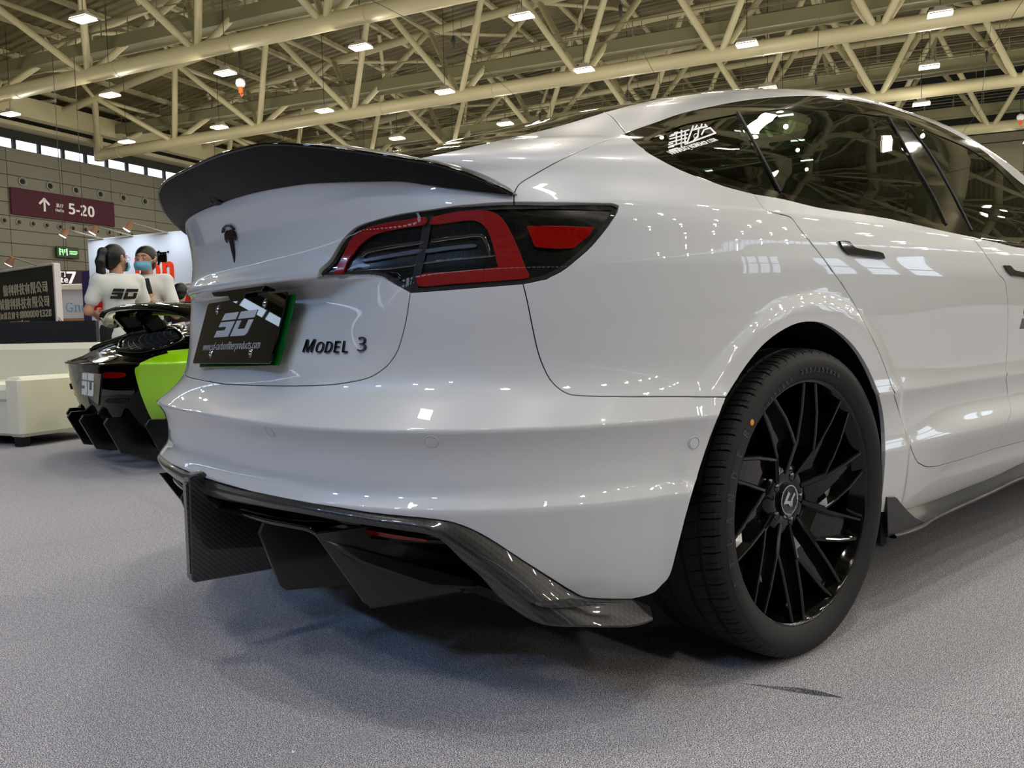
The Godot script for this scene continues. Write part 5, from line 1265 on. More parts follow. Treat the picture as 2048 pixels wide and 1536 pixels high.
const GREEN_ROWS := [
	[.09, .50, .80, -.5, 2.8, -3.3, -2.4, 0], [.20, .60, .88, -.5, 2.8, -3.4, -2.4, 0], [.30, .66, .92, -.5, 2.8, -3.5, -2.4, 0], [.42, .70, .95, -.5, 2.8, -3.5, -2.4, 0], [.56, .73, .97, -.5, 2.8, -3.4, -2.4, 0], [.59, .74, .975, -.5, 2.8, -3.3, -2.4, 1],
	[.62, .64, .965, -.5, 2.7, -3.2, -2.4, 0], [.68, .55, .95, -.5, 2.6, -3.0, -2.3, 0], [.73, .42, .925, -.53, 2.6, -2.8, -2.2, 0], [.78, .24, .87, -.58, 2.6, -2.6, -2.1, 0], [.84, -.03, .78, -.75, 2.5, -2.5, -2.0, 0], [.91, -.42, .68, -.95, 2.5, -2.35, -1.9, 0], [.98, -.80, .58, -1.2, 2.5, -2.2, -1.75, 0], [1.04, -1.15, .42, -1.35, 2.4, -1.9, -1.55, 0]]
func green_car():
	ROWS = GREEN_ROWS; OFF = Vector3(-3.4, 0, -0.2); sedan_shape = false; make_rows(); make_grid()
	var car = thing("green_sports_car", "black and lime green sports car with a raised rear wing", "car", OFF); var n = ROWS.size() - 1.02
	var T = func(list): return join([trace(list.map(func(q): return z1(q)) + [z1(list[0])], 3)])
	panel("body_shell", join([[Vector2(0, 0), Vector2(0.5, 0), Vector2(1, 0), Vector2(2, 0), Vector2(3, 0), Vector2(3, n), Vector2(2, n), Vector2(1, n), Vector2(0.5, n), Vector2(0, n)]]), M.sports_black, car, {"mode": "both", "gap": 0.0, "depth": 0.0})
	var zz = func(z, y): return zy(z, y)
	panel("side_panel", join([trace([z1([870, 945]), z1([960, 893]), z1([1080, 858]), z1([1195, 830]), zz.call(-0.75, 0.70), zz.call(-1.6, 0.66)], 3), [zz.call(-1.6, 0.16)], trace([zz.call(-0.6, 0.16), z1([1030, 1320]), z1([1005, 1305]), z1([960, 1245]), z1([905, 1110]), z1([870, 985]), z1([868, 955]), z1([870, 945])], 3)]), M.lime, car, {"off": 0.006, "gap": 0.0, "depth": 0.02})
	panel("shoulder_panel", join([smooth_line([zz.call(0.02, 0.788), zz.call(-0.3, 0.815), zz.call(-0.8, 0.85), zz.call(-1.6, 0.88)], 4), smooth_line([zz.call(-1.6, 0.78), zz.call(-0.8, 0.775), zz.call(-0.3, 0.772), zz.call(0.0, 0.778)], 4)]), M.lime, car, {"off": 0.006, "gap": 0.0, "depth": 0.02})
	var vent = T.call([[765, 835], [790, 775], [850, 722], [950, 694], [1060, 690], [1130, 712], [1165, 760], [1110, 798], [1000, 832], [880, 850]])
	var rim = MB.new(); var vl = []
	for g in vent: vl.append(on_skin(g, 0.004))
	vl.append(vl[0]); rim.pipe(vl, 0.016, 8); obj("vent_rim", rim, M.black_gloss, car); obj("vent_rim", rim.mirrored(), M.black_gloss, car)
	panel("vent_mesh", vent, M.vent_mesh, car, {"off": 0.005, "gap": 0.01, "depth": 0.0})
	var hx = MB.new(); var lo = vent[0]; var hi = vent[0]
	for g in vent: lo = lo.min(g); hi = hi.max(g)
	for d in [1.0, -1.0]:
		for k in 34:
			var run = []
			for i in 41:
				var t = i / 40.0; var g = Vector2(lerpf(lo.x, hi.x, (k - 8) / 18.0 + d * (t - 0.5) * 0.55), lerpf(lo.y, hi.y, t))
				if Geometry2D.is_point_in_polygon(g, vent): run.append(on_skin(g, 0.008))
			if run.size() > 2: hx.pipe(run, 0.0028, 4)
	obj("vent_wires", hx, M.vent_wire, car).set_meta("kind", "stuff"); obj("vent_wires", hx.mirrored(), M.vent_wire, car).set_meta("kind", "stuff")
	panel("tail_light", T.call([[655, 985], [685, 976], [740, 977], [790, 979], [805, 992], [795, 1004], [740, 1010], [670, 1010]]), M.red_lens, car, {"off": 0.004, "gap": 0.0, "depth": 0.006})
	panel("bumper_trim", T.call([[660, 1080], [700, 1078], [850, 1078], [870, 1095], [850, 1115], [800, 1110], [670, 1118], [655, 1100]]), M.chrome_dark, car, {"off": 0.012, "gap": 0.0, "depth": 0.02})
	panel("exhaust_slot", T.call([[680, 1145], [815, 1142], [820, 1165], [800, 1172], [685, 1168]]), M.liner, car, {"off": 0.003, "gap": 0.0, "depth": 0.0})
	panel("deck_trim", T.call([[600, 735], [640, 715], [740, 720], [735, 800], [620, 825], [612, 790]]), M.chrome_dark, car, {"off": 0.004, "gap": 0.0, "depth": 0.01})
	panel("lip_trim", T.call([[560, 890], [620, 850], [720, 840], [760, 870], [700, 905], [600, 915]]), M.chrome_dark, car, {"off": 0.004, "gap": 0.0, "depth": 0.01})
	# plate with the stand's logo
	var P = func(q): return at_z(z1(q)[0], z1(q)[1], 0.552) - OFF
	var mb = MB.new(); thick_plate(mb, [P.call([545, 972]), P.call([655, 985]), P.call([635, 1185]), P.call([525, 1095])], Vector3(0, 0, 1), 0.01); obj("plate", mb, M.sports_black, car)
	mb = MB.new(); var pc = P.call([568, 1050]); sd_logo(mb, Transform3D(Basis(Vector3(0, 0, 1), 0.0) * Basis.from_scale(Vector3(0.026, 0.022, 0.02)), pc + Vector3(0, 0, 0.006)), 0.05); obj("plate_logo", mb, M.sticker_white, car)
	# diffuser: a tray and upright fins
	for x in [-0.75, -0.45, -0.15, 0.15, 0.45, 0.75]:
		mb = MB.new(); var zr = 0.74 - 0.35 * pow(absf(x), 2.2); mb.prism(flat_poly([[-zr, .30], [-zr - .02, .27], [-zr + .06, .10], [-zr + .14, .085], [-zr + .5, .085], [-zr + .5, .30]]), Transform3D(Basis(Vector3(0, 0, -1), Vector3.UP, Vector3.RIGHT), Vector3(x + 0.012, 0, 0)), 0.024, 0.003); obj("diffuser_fin", mb, M.insert_black, car)
	# wing on two struts
	var rows = []
	for i in 25:
		var t = -1.0 + 2.0 * i / 24.0; var x = 0.86 * t; var y = 0.905 - 0.045 * t * t - (0.03 * pow(absf(t), 8)); var z = 0.50 - 0.12 * t * t; var ch = 0.26 * (1.0 - 0.35 * pow(absf(t), 6)); var sec = []
		for q in [[0, 0], [-.25, .024], [-.6, .032], [-.9, .024], [-1, .004], [-.85, -.022], [-.5, -.036], [-.2, -.022]]: sec.append(Vector3(x, y + q[1], z + q[0] * ch))
		rows.append(sec)
	mb = MB.new(); mb.sheet(rows, 1.0, true)
	for e in [0, 24]:
		for k in range(1, 7): mb.flat(rows[e][0], rows[e][k], rows[e][k + 1], Vector3(-1 if e == 0 else 1, 0, 0))
	var wing = part_node("rear_wing", car); obj("blade", mb, M.sports_black, wing); mb = MB.new(); var ln = []
	for i in range(2, 23): ln.append(rows[i][6] - Vector3(0, 0.004, 0))
	mb.pipe(ln, 0.006, 5); obj("green_edge", mb, M.lime, wing)
	for x in [-0.22, 0.22]:
		mb = MB.new(); mb.bar(Vector3(x, 0.74, 0.30), Vector3(x, 0.89, 0.42), 0.07, 0.10, Vector3.FORWARD, 0.012); obj("strut", mb, M.sports_black, wing)
	for p in [[0.80, -0.45], [-0.80, -0.45], [0.80, -2.9], [-0.80, -2.9]]:
		mb = MB.new(); mb.lathe([Vector2(.20, -.12), Vector2(.33, -.12), Vector2(.34, 0), Vector2(.33, .12), Vector2(.24, .125), Vector2(.2, .08), Vector2(0, .08)], Transform3D(Basis(Vector3(0, 1, 0), Vector3(signf(p[0]), 0, 0), Vector3(0, 0, -signf(p[0]))), Vector3(p[0], 0.34, p[1])), 32); obj("wheel", mb, M.tyre, car)
	OFF = Vector3.ZERO

func wall_frame(p0: Vector3, p1: Vector3) -> Basis:                         # x along the wall, z towards the camera
	var x = (p1 - p0); x.y = 0; x = x.normalized(); return Basis(x, Vector3.UP, x.cross(Vector3.UP))
func text_line(parent: Node, chars: Array, at: Vector3, size: float, w: float, m, gap := 1.05):
	var mb = MB.new()
	for i in chars.size(): glyph(mb, CJK[chars[i]], Transform3D(Basis.IDENTITY, at + Vector3(i * size * gap, 0, 0)), size, w, 0.01)
	obj("characters", mb, m, parent)

func booths():
	# black banner wall with company names, running away to the left
	var p1 = at_depth(113, 528, 15.0); var q = Vector3(p1.x, 0, p1.z); var far = ray(-1113, 720); far.y = 0; var w0 = q + far.normalized() * 4.4; var B = wall_frame(w0, q); var H = 2.10
	var t = thing("banner_wall", "black exhibition banner with white Chinese company names and a blue swirl", "banner", q); t.basis = B; var mb = MB.new()
	mb.bx(Vector3(-2.2, H / 2, 0), Vector3(4.4, H, 0.08), 0.01); obj("board", mb, M.banner, t); mb = MB.new(); mb.bx(Vector3(0.03, H / 2, 0.02), Vector3(0.06, H + 0.04, 0.12), 0.01); mb.bx(Vector3(-2.2, H + 0.01, 0.02), Vector3(4.4, 0.04, 0.12), 0.005); obj("frame", mb, M.sign_white, t)
	var cw = 0.215
	text_line(t, ["de", "li", "ke", "ji", "you", "xian", "gong", "si"], Vector3(-0.42 - 7 * 0.25, 1.72, 0.05), cw, 0.026, M.banner_text, 0.25 / cw)
	text_line(t, ["cheng", "de", "li", "ke", "ji", "you", "xian", "gong", "si"], Vector3(-0.38 - 8 * 0.25, 1.45, 0.05), cw, 0.026, M.banner_text, 0.25 / cw)
	text_line(t, ["jia", "meng", "fa", "cai", "zhuan", "xian2"], Vector3(-2.42, 1.225, 0.05), 0.14, 0.017, M.banner_text, 1.32)
	put_text(t, "4000001328", 0.135, Vector3(-0.86, 1.225, 0.05), M.banner_text, true, false, 1.28); put_text(t, "www.szcdl.com", 0.075, Vector3(-1.6, 1.08, 0.05), M.banner_text, false, false, 1.2)
	mb = MB.new()
	for k in 16: mb.pipe(arc_pts(Vector3(-0.75, 1.05, 0.045), 0.35 + 0.045 * k, -0.6 + 0.05 * k, 1.1 + 0.03 * k, 1.6, 0.55), 0.006 + 0.002 * (k % 3), 4)
	obj("swirl", mb, M.swirl, t).set_meta("kind", "stuff"); spot_arm(t, Vector3(-1.05, H + 0.03, 0.05), 0.0)
	# gate sign and the white booth under it
	var g0 = at_depth(116, 545, 30.0); var g1 = at_depth(186, 541, 30.5); t = thing("gate_sign", "dark purple hanging gate sign with a white 7", "sign", g1); t.basis = wall_frame(g0, g1); var gw = Vector2(g1.x - g0.x, g1.z - g0.z).length()
	mb = MB.new(); mb.bx(Vector3(-gw / 2, -0.33, 0), Vector3(gw, 0.66, 0.1), 0.01); obj("board", mb, M.purple_dark, t)
	put_text(t, "7", 0.44, Vector3(-0.72, -0.28, 0.06), M.sign_lamp); put_text(t, "Gate", 0.2, Vector3(-1.14, -0.36, 0.06), M.sign_lamp); mb = MB.new(); glyph(mb, CJK.men, Transform3D(Basis.IDENTITY, Vector3(-1.0, -0.14, 0.06)), 0.2, 0.03, 0.01); obj("character", mb, M.sign_lamp, t)
	for x in [0.2, 0.8]:
		mb = MB.new(); mb.tube(Vector3(-gw * x, 0, 0), Vector3(-gw * x, 11.0 - g1.y, 0), 0.012, 0.012, 5); obj("hanger", mb, M.wire, t)
	var c0 = at_depth(117, 572, 23.0); var c1 = at_depth(172, 570, 23.0); c0.y = 0; c1.y = 0; t = thing("white_booth", "small white booth with pale blue lettering beside the banner", "booth", c1); t.basis = wall_frame(c0, c1); var cwid = c0.distance_to(c1)
	mb = MB.new(); mb.bx(Vector3(-cwid / 2, 1.08, -0.4), Vector3(cwid, 2.16, 0.8), 0.01); obj("body", mb, M.booth_white, t); mb = MB.new(); mb.bx(Vector3(-cwid / 2, 2.19, -0.35), Vector3(cwid + 0.1, 0.16, 0.95), 0.02); obj("canopy", mb, M.cream, t)
	put_text(t, "Gne", 0.24, Vector3(-0.30, 1.62, 0.01), M.pale_blue, false, true); mb = MB.new(); mb.bx(Vector3(-cwid / 2, 1.18, 0.03), Vector3(cwid, 0.28, 0.04), 0.005); obj("price_rail", mb, M.tan, t)
	var k0 = at_depth(168, 545, 22.0); var k1 = at_depth(188, 545, 22.0); k0.y = 0; k1.y = 0; mb = MB.new(); mb.bx(Vector3(0, 1.27, 0), Vector3(k0.distance_to(k1), 2.54, 0.3), 0.01)
	var col = obj("purple_column", mb, M.purple, self); col.transform = Transform3D(wall_frame(k0, k1), (k0 + k1) * 0.5); tag(col, "plain violet booth column between the white booth and the lit wall", "column")
	# white lit wall with an orange word
	var b0 = at_depth(179, 484, 16.5); b0.y = 0; var ex = -HA; var Hh = 2.72; t = thing("logo_wall", "white lit booth wall with orange lettering and a red band", "booth wall", b0); t.basis = Basis(ex, Vector3.UP, ex.cross(Vector3.UP)); var L = 3.2
	mb = MB.new(); mb.bx(Vector3(L / 2, Hh / 2, 0), Vector3(L, Hh, 0.10), 0.01); obj("board", mb, M.booth_white, t)
	mb = MB.new(); mb.bx(Vector3(L / 2, 1.48, 0.055), Vector3(L, 0.36, 0.012), 0.002); obj("red_band", mb, M.red_band, t); mb = MB.new(); mb.bx(Vector3(L / 2, 1.74, 0.06), Vector3(L, 0.03, 0.02)); obj("band_edge", mb, M.sign_white, t)
	var wall_at = func(px, py): var hit = at_plane(px, py, b0, t.basis.z); return t.basis.inverse() * (hit - b0) + Vector3(0, 0, 0.06)
	put_text(t, "lion", 0.40, wall_at.call(313, 539), M.orange, true, false, 1.05, 0.03).rotation.z = 0.0
	var a = wall_at.call(327, 516); mb = MB.new(); glyph(mb, CJK.shi, Transform3D(Basis.IDENTITY, a), 0.27, 0.034, 0.02); glyph(mb, CJK.tuo, Transform3D(Basis.IDENTITY, a - Vector3(0.33, 0, 0)), 0.27, 0.034, 0.02); mb.bx(a + Vector3(0.19, 0.10, 0), Vector3(0.035, 0.035, 0.02)); obj("characters", mb, M.decal_black, t)
	text_line(t, ["jia", "cai", "zhuan", "jia"], wall_at.call(318, 588) , 0.085, 0.013, M.sign_white); text_line(t, ["li", "zhong", "xian"], wall_at.call(323, 598), 0.085, 0.013, M.sign_white)
	for px in [172, 231, 299]:
		var h = wall_at.call(px + 6, 470); spot_arm(t, Vector3(h.x, Hh, 0.05), 0.45)
	for x in [0.4, 1.4, 2.4]:
		var l = SpotLight3D.new(); add_child(l); l.name = "booth_spot"; l.light_color = Color(0.9, 0.95, 1.0); l.light_energy = 3.0; l.spot_angle = 55.0; l.spot_range = 20.0; l.shadow_enabled = true; l.light_size = 0.05
		var o = b0 + t.basis * Vector3(x, Hh + 0.25, 0.75); l.look_at_from_position(o, b0 + t.basis * Vector3(x, 1.6, 0.0), Vector3.UP)
	# green exit sign on the hall wall
	var e0 = hall(41.8, 0, 0); var ea = at_plane(112, 492, e0, HA); var eb = at_plane(158, 518, e0, HA); t = thing("exit_sign", "lit green emergency exit sign on the hall wall", "sign", (ea + eb) * 0.5); t.basis = Basis(HB, Vector3.UP, -HA); var ew = absf((eb - ea).dot(HB)); var eh = absf(eb.y - ea.y)
	mb = MB.new(); mb.bx(Vector3.ZERO, Vector3(ew, eh, 0.1), 0.02); obj("box", mb, M.exit_dark, t); mb = MB.new(); var z = 0.06
	for r in [[-.36, -.2, .05, .62], [-.06, -.2, .05, .62], [-.21, .26, .36, .06], [-.21, .08, .12, .30], [-.21, -.16, .06, .3], [-.21, .06, .26, .05], [.22, .14, .36, .09], [.22, -.02, .36, .06], [.20, -.14, .32, .06]]: mb.bx(Vector3(r[0] * ew * 1.05, r[1] * eh * 0.85 + (0.12 if r[3] > 0.5 else 0.0), z), Vector3(r[2] * ew, r[3] * eh, 0.01))
	obj("symbols", mb, M.exit_glow, t)

func arc_pts(c: Vector3, r: float, a0: float, a1: float, sx: float, sy: float) -> Array:
	var out = []
	for i in 17:
		var a = lerpf(a0, a1, i / 16.0); out.append(c + Vector3(cos(a) * r * sx - 0.6, sin(a) * r * sy - 0.2, 0))
	return out
func spot_arm(parent: Node, at: Vector3, reach: float):
	var n = part_node("spot_lamp", parent, Transform3D(Basis.IDENTITY, at)); var mb = MB.new()
	mb.tube(Vector3(0.45, -0.02, 0), Vector3(0.05, 0.14, 0.25 + reach * 0.4), 0.016, 0.016, 6); obj("arm", mb, M.lamp_body, n)
	mb = MB.new(); var d = Vector3(-0.3, -0.75, 0.35).normalized(); mb.tube(Vector3(0.02, 0.16, 0.27 + reach * 0.4), Vector3(0.02, 0.16, 0.27 + reach * 0.4) + d * 0.16, 0.045, 0.075, 14); obj("head", mb, M.tan, n)
	mb = MB.new(); mb.tube(Vector3(0.02, 0.16, 0.27 + reach * 0.4) + d * 0.162, Vector3(0.02, 0.16, 0.27 + reach * 0.4) + d * 0.172, 0.07, 0.066, 14); obj("bulb", mb, M.cool_glow, n)

func scraps():
	for q in [[304, 1222, 3.2], [586, 1507, 3.4], [540, 1512, 2.0], [405, 1416, 2.2], [310, 1022, 3.0], [262, 1038, 3.2], [308, 1050, 3.0], [175, 925, 4.0], [680, 1471, 2.0], [458, 1398, 1.8]]:
		var mb = MB.new(); var r = q[2] * 0.001; mb.ball(Vector3(0, r * 0.7, 0), Vector3(r, r * 0.75, r * 0.9), 8, 6); var o = obj("foam_bead", mb, M.sticker_white); o.position = at_y(q[0], q[1], 0.0)
		tag(o, "tiny white foam bead lying on the grey carpet", "bead", "foam beads on the carpet")

# ---------------------------------------------------------------- people: tapered capsules joined by a smooth minimum, meshed as surface nets
func sdf_mesh(bones: Array, cell: float, k: float, planes := []) -> MB:
	var lo = Vector3.ONE * 1e9; var hi = -lo
	for b in bones:
		var r = maxf(b[2], b[3]) + k + cell * 2.0
		lo = lo.min(b[0].min(b[1]) - Vector3.ONE * r); hi = hi.max(b[0].max(b[1]) + Vector3.ONE * r)
	var nx = int((hi.x - lo.x) / cell) + 2; var ny = int((hi.y - lo.y) / cell) + 2; var nz = int((hi.z - lo.z) / cell) + 2
	var f = PackedFloat32Array(); f.resize(nx * ny * nz); f.fill(1.0)
	for b in bones:
		var a: Vector3 = b[0]; var ab: Vector3 = b[1] - a; var L = maxf(ab.length_squared(), 1e-9); var r0: float = b[2]; var r1: float = b[3]; var m = maxf(r0, r1) + k + cell * 1.8
		var p0 = ((a.min(b[1]) - Vector3.ONE * m - lo) / cell).floor(); var p1 = ((a.max(b[1]) + Vector3.ONE * m - lo) / cell).ceil()
		for z in range(maxi(int(p0.z), 0), mini(int(p1.z), nz - 1) + 1):
			for y in range(maxi(int(p0.y), 0), mini(int(p1.y), ny - 1) + 1):
				for x in range(maxi(int(p0.x), 0), mini(int(p1.x), nx - 1) + 1):
					var p = lo + Vector3(x, y, z) * cell - a; var t = clampf(p.dot(ab) / L, 0.0, 1.0); var d = (p - ab * t).length() - lerpf(r0, r1, t)
					var i = x + nx * (y + ny * z); var o = f[i]; var h = clampf(0.5 + 0.5 * (o - d) / k, 0.0, 1.0)
					f[i] = lerpf(o, d, h) - k * h * (1.0 - h)
	for pl in planes:
		for z in nz:
			for y in ny:
				for x in nx:
					var i = x + nx * (y + ny * z); var d = (lo + Vector3(x, y, z) * cell).dot(pl[0]) - pl[1]
					if d > f[i]: f[i] = d
	var mb = MB.new(); var id = {}; var off = [0, 1, nx, nx + 1, nx * ny, nx * ny + 1, nx * ny + nx, nx * ny + nx + 1]; var E = [[0, 1], [2, 3], [4, 5], [6, 7], [0, 2], [1, 3], [4, 6], [5, 7], [0, 4], [1, 5], [2, 6], [3, 7]]; var cp = []
	for c in 8: cp.append(Vector3(c & 1, (c >> 1) & 1, (c >> 2) & 1))
	for z in nz - 1:
		for y in ny - 1:
			var row = nx * (y + ny * z)
			for x in nx - 1:
				var i = row + x; var s = 0
				for c in 8:
					if f[i + off[c]] < 0.0: s += 1
				if s == 0 or s == 8: continue
				var sum = Vector3.ZERO; var cnt = 0
				for e in E:
					var a = f[i + off[e[0]]]; var b = f[i + off[e[1]]]
					if (a < 0.0) != (b < 0.0): sum += cp[e[0]].lerp(cp[e[1]], a / (a - b)); cnt += 1
				var g = Vector3(f[i + off[1]] + f[i + off[3]] + f[i + off[5]] + f[i + off[7]] - f[i] - f[i + off[2]] - f[i + off[4]] - f[i + off[6]], f[i + off[2]] + f[i + off[3]] + f[i + off[6]] + f[i + off[7]] - f[i] - f[i + off[1]] - f[i + off[4]] - f[i + off[5]], f[i + off[4]] + f[i + off[5]] + f[i + off[6]] + f[i + off[7]] - f[i] - f[i + off[1]] - f[i + off[2]] - f[i + off[3]])
				id[i] = [lo + (Vector3(x, y, z) + sum / cnt) * cell, g.normalized()]
	var st = [1, nx, nx * ny]
	for i in id:
		for ax in 3:
			var s1 = st[(ax + 1) % 3]; var s2 = st[(ax + 2) % 3]
			if (f[i] < 0.0) == (f[i + st[ax]] < 0.0): continue
			if id.has(i - s1) and id.has(i - s2) and id.has(i - s1 - s2):
				var a = id[i]; var b = id[i - s1]; var c = id[i - s1 - s2]; var d = id[i - s2]
				mb.quadn(a[0], b[0], c[0], d[0], a[1], b[1], c[1], d[1])
	return mb

func hand_bones(w: Vector3, d: Vector3, n: Vector3, s: float, curl: float) -> Array:     # wrist, pointing direction, back-of-hand normal, side of the thumb
	d = d.normalized(); n = (n - d * n.dot(d)).normalized(); var x = d.cross(n) * s; var out = [[w, w + d * 0.05, 0.024, 0.026], [w + d * 0.03 - x * 0.02, w + d * 0.085 - x * 0.026, 0.014, 0.012], [w + d * 0.03 + x * 0.02, w + d * 0.085 + x * 0.024, 0.014, 0.012]]
	var len = [0.072, 0.080, 0.075, 0.058]
	for i in 4:
		var b = w + d * 0.088 + x * (0.028 - 0.018 * i); var e1 = b + (d * cos(curl) - n * sin(curl)) * len[i] * 0.5; var e2 = e1 + (d * cos(curl * 2.2) - n * sin(curl * 2.2)) * len[i] * 0.5
		out += [[b - d * 0.02, e1, 0.0095, 0.0088], [e1, e2, 0.0088, 0.0075]]
	var t0 = w + d * 0.025 + x * 0.028; var t1 = t0 + (d * 0.6 + x * 0.75 - n * 0.2).normalized() * 0.045; out += [[t0, t1, 0.012, 0.010], [t1, t1 + (d * 0.85 + x * 0.2 - n * 0.4).normalized() * 0.035, 0.010, 0.008]]
	return out

func person(label: String, at: Vector3, turn: float, H: float, head_turn: float, o: Dictionary) -> Node3D:
	var s = H / 1.70; var t = thing("person", label, "person", at, turn); var V = func(x, y, z): return Vector3(x, y, z) * s
	var wr = o.get("wrists", [V.call(0.20, 0.86, 0.10), V.call(-0.20, 0.86, 0.10)]); var el = o.get("elbows", [V.call(0.245, 1.10, -0.02), V.call(-0.245, 1.10, -0.02)])
	var sh = [V.call(0.175, 1.375, 0), V.call(-0.175, 1.375, 0)]; var hip = [V.call(0.09, 0.90, 0), V.call(-0.09, 0.90, 0)]; var kn = [V.call(0.10, 0.49, 0.03), V.call(-0.10, 0.49, 0.03)]; var an = [V.call(0.105, 0.09, -0.02), V.call(-0.105, 0.09, -0.02)]
	var torso = [[V.call(0, 0.94, 0), V.call(0, 1.12, 0.01), 0.125 * s, 0.115 * s], [V.call(0, 1.12, 0.01), V.call(0, 1.30, 0), 0.115 * s, 0.125 * s], [V.call(0.09, 1.30, 0), V.call(-0.09, 1.30, 0), 0.10 * s, 0.10 * s], [sh[0], sh[1], 0.058 * s, 0.058 * s]]
	var body = torso.duplicate(); body += [[V.call(0, 1.36, -0.01), V.call(0, 1.52, 0.01), 0.052 * s, 0.050 * s]]
	for k in 2: body += [[sh[k], el[k], 0.050 * s, 0.040 * s], [el[k], wr[k], 0.039 * s, 0.027 * s], [hip[k], kn[k], 0.085 * s, 0.055 * s], [kn[k], an[k], 0.054 * s, 0.038 * s], [an[k], an[k] + V.call(0.01, -0.045, 0.14), 0.042 * s, 0.032 * s]]
	var mb = sdf_mesh(body, 0.018, 0.03)
	var hb = Basis(Vector3.UP, head_turn); var hc = V.call(0, 1.585, 0.02); var X = func(x, y, z): return hc + hb * (Vector3(x, y, z) * s * 1.08)
	var skull = [[X.call(0, 0.025, -0.015), X.call(0, 0.03, -0.01), 0.094 * s, 0.094 * s], [X.call(0, 0.0, 0.02), X.call(0, -0.065, 0.045), 0.074 * s, 0.048 * s], [X.call(0, -0.06, -0.02), X.call(0, -0.12, -0.015), 0.05 * s, 0.05 * s], [X.call(0, 0.0, 0.088), X.call(0, -0.028, 0.104), 0.011 * s, 0.014 * s], [X.call(0.088, -0.015, -0.005), X.call(0.090, 0.02, -0.012), 0.012 * s, 0.015 * s], [X.call(-0.088, -0.015, -0.005), X.call(-0.090, 0.02, -0.012), 0.012 * s, 0.015 * s]]
	mb.add(sdf_mesh(skull, 0.0075, 0.018)); 
	for k in 2:
		var d = (wr[k] - el[k]).normalized(); mb.add(sdf_mesh(hand_bones(wr[k], o.get("hand_dir", [d, d])[k], o.get("hand_up", [Vector3.RIGHT, Vector3.LEFT])[k], 1.0 if k == 0 else -1.0, 0.35), 0.0055, 0.008))
	obj("body", mb, M.skin, t)
	var shirt = torso.duplicate().map(func(b): return [b[0], b[1], b[2] + 0.016, b[3] + 0.016]); shirt[0][0] = V.call(0, 0.86, 0); shirt[0][2] = 0.15 * s
	for k in 2: shirt.append([sh[k], sh[k].lerp(el[k], 0.62), 0.066 * s, 0.070 * s])
	obj("shirt", sdf_mesh(shirt, 0.018, 0.03, [[Vector3(0, -1, 0), -0.80 * s], [Vector3(0, 1, 0.25).normalized(), 1.405 * s]]), o.get("shirt", M.shirt), t)
	var legs = [[V.call(0, 0.93, 0), V.call(0, 0.90, 0), 0.135 * s, 0.135 * s]]
	for k in 2: legs += [[hip[k], kn[k], 0.100 * s, 0.075 * s], [kn[k], an[k] + V.call(0, -0.01, 0), 0.074 * s, 0.062 * s]]
	obj("trousers", sdf_mesh(legs, 0.02, 0.03), M.trousers, t)
	var hair = [[X.call(0, 0.032, -0.02), X.call(0, 0.04, -0.02), 0.104 * s, 0.104 * s], [X.call(0, 0.0, -0.04), X.call(0, -0.04, -0.045), 0.088 * s, 0.07 * s]]
	var front = hb * Vector3(0, -0.62, 0.78); var cut = [[front.normalized(), front.normalized().dot(X.call(0, 0.045, 0.052 if not o.get("short", false) else 0.062))]]
	var hm = sdf_mesh(hair, 0.008, 0.012, cut)
	if o.get("ponytail", false): hm.add(sdf_mesh([[X.call(0, 0.045, -0.085), X.call(0, 0.055, -0.130), 0.035, 0.036], [X.call(0, 0.055, -0.130), X.call(0.0, -0.03, -0.158), 0.036, 0.038], [X.call(0.0, -0.03, -0.158), X.call(0.01, -0.12, -0.15), 0.038, 0.034], [X.call(0.01, -0.12, -0.15), X.call(0.02, -0.215, -0.125), 0.034, 0.010]], 0.008, 0.02))
	obj("hair", hm, M.hair, t)
	if o.get("mask", false):
		mb = MB.new(); var rows = []
		for i in 9:
			var r = []
			for k in 11:
				var ph = lerpf(-1.15, 1.15, k / 10.0); var yy = lerpf(-0.022, -0.104, i / 8.0); var rad = 0.088 + 0.012 * sin(i / 8.0 * PI) * cos(ph) - 0.016 * maxf(0.0, i / 8.0 - 0.5)
				var z = 0.022 + rad * cos(ph) + 0.018 * exp(-ph * ph * 9.0) * sin(i / 8.0 * PI); r.append(X.call(rad * 0.98 * sin(ph), yy + 0.002 * sin(i * 2.4), z))
			rows.append(r)
		mb.sheet(rows, 1.0); var bk = []
		for r in rows: bk.append(r.map(func(p): return p - hb * Vector3(0, 0, 0.003)))
		mb.sheet(bk, -1.0); obj("face_mask", mb, M.mask_blue, t)
		for k in [-1, 1]:
			mb = MB.new(); mb.pipe([X.call(0.080 * k, -0.02, 0.055), X.call(0.094 * k, 0.0, 0.02), X.call(0.098 * k, 0.012, -0.01)], 0.0018, 4); obj("mask_loop", mb, M.sticker_white, t)
	for k in [-1, 1]:
		mb = MB.new(); mb.ball(X.call(0.031 * k, 0.012, 0.083), Vector3(0.013, 0.0065, 0.008) * s, 10, 6, hb); obj("eye", mb, M.sticker_white, t)
		mb = MB.new(); mb.ball(X.call(0.031 * k, 0.012, 0.0885), Vector3(0.006, 0.006, 0.004) * s, 8, 6, hb); obj("iris", mb, M.hair, t)
		mb = MB.new(); mb.pipe([X.call(0.014 * k, 0.031, 0.094), X.call(0.032 * k, 0.038, 0.089), X.call(0.050 * k, 0.031, 0.076)], 0.0035, 5); obj("eyebrow", mb, M.hair, t)
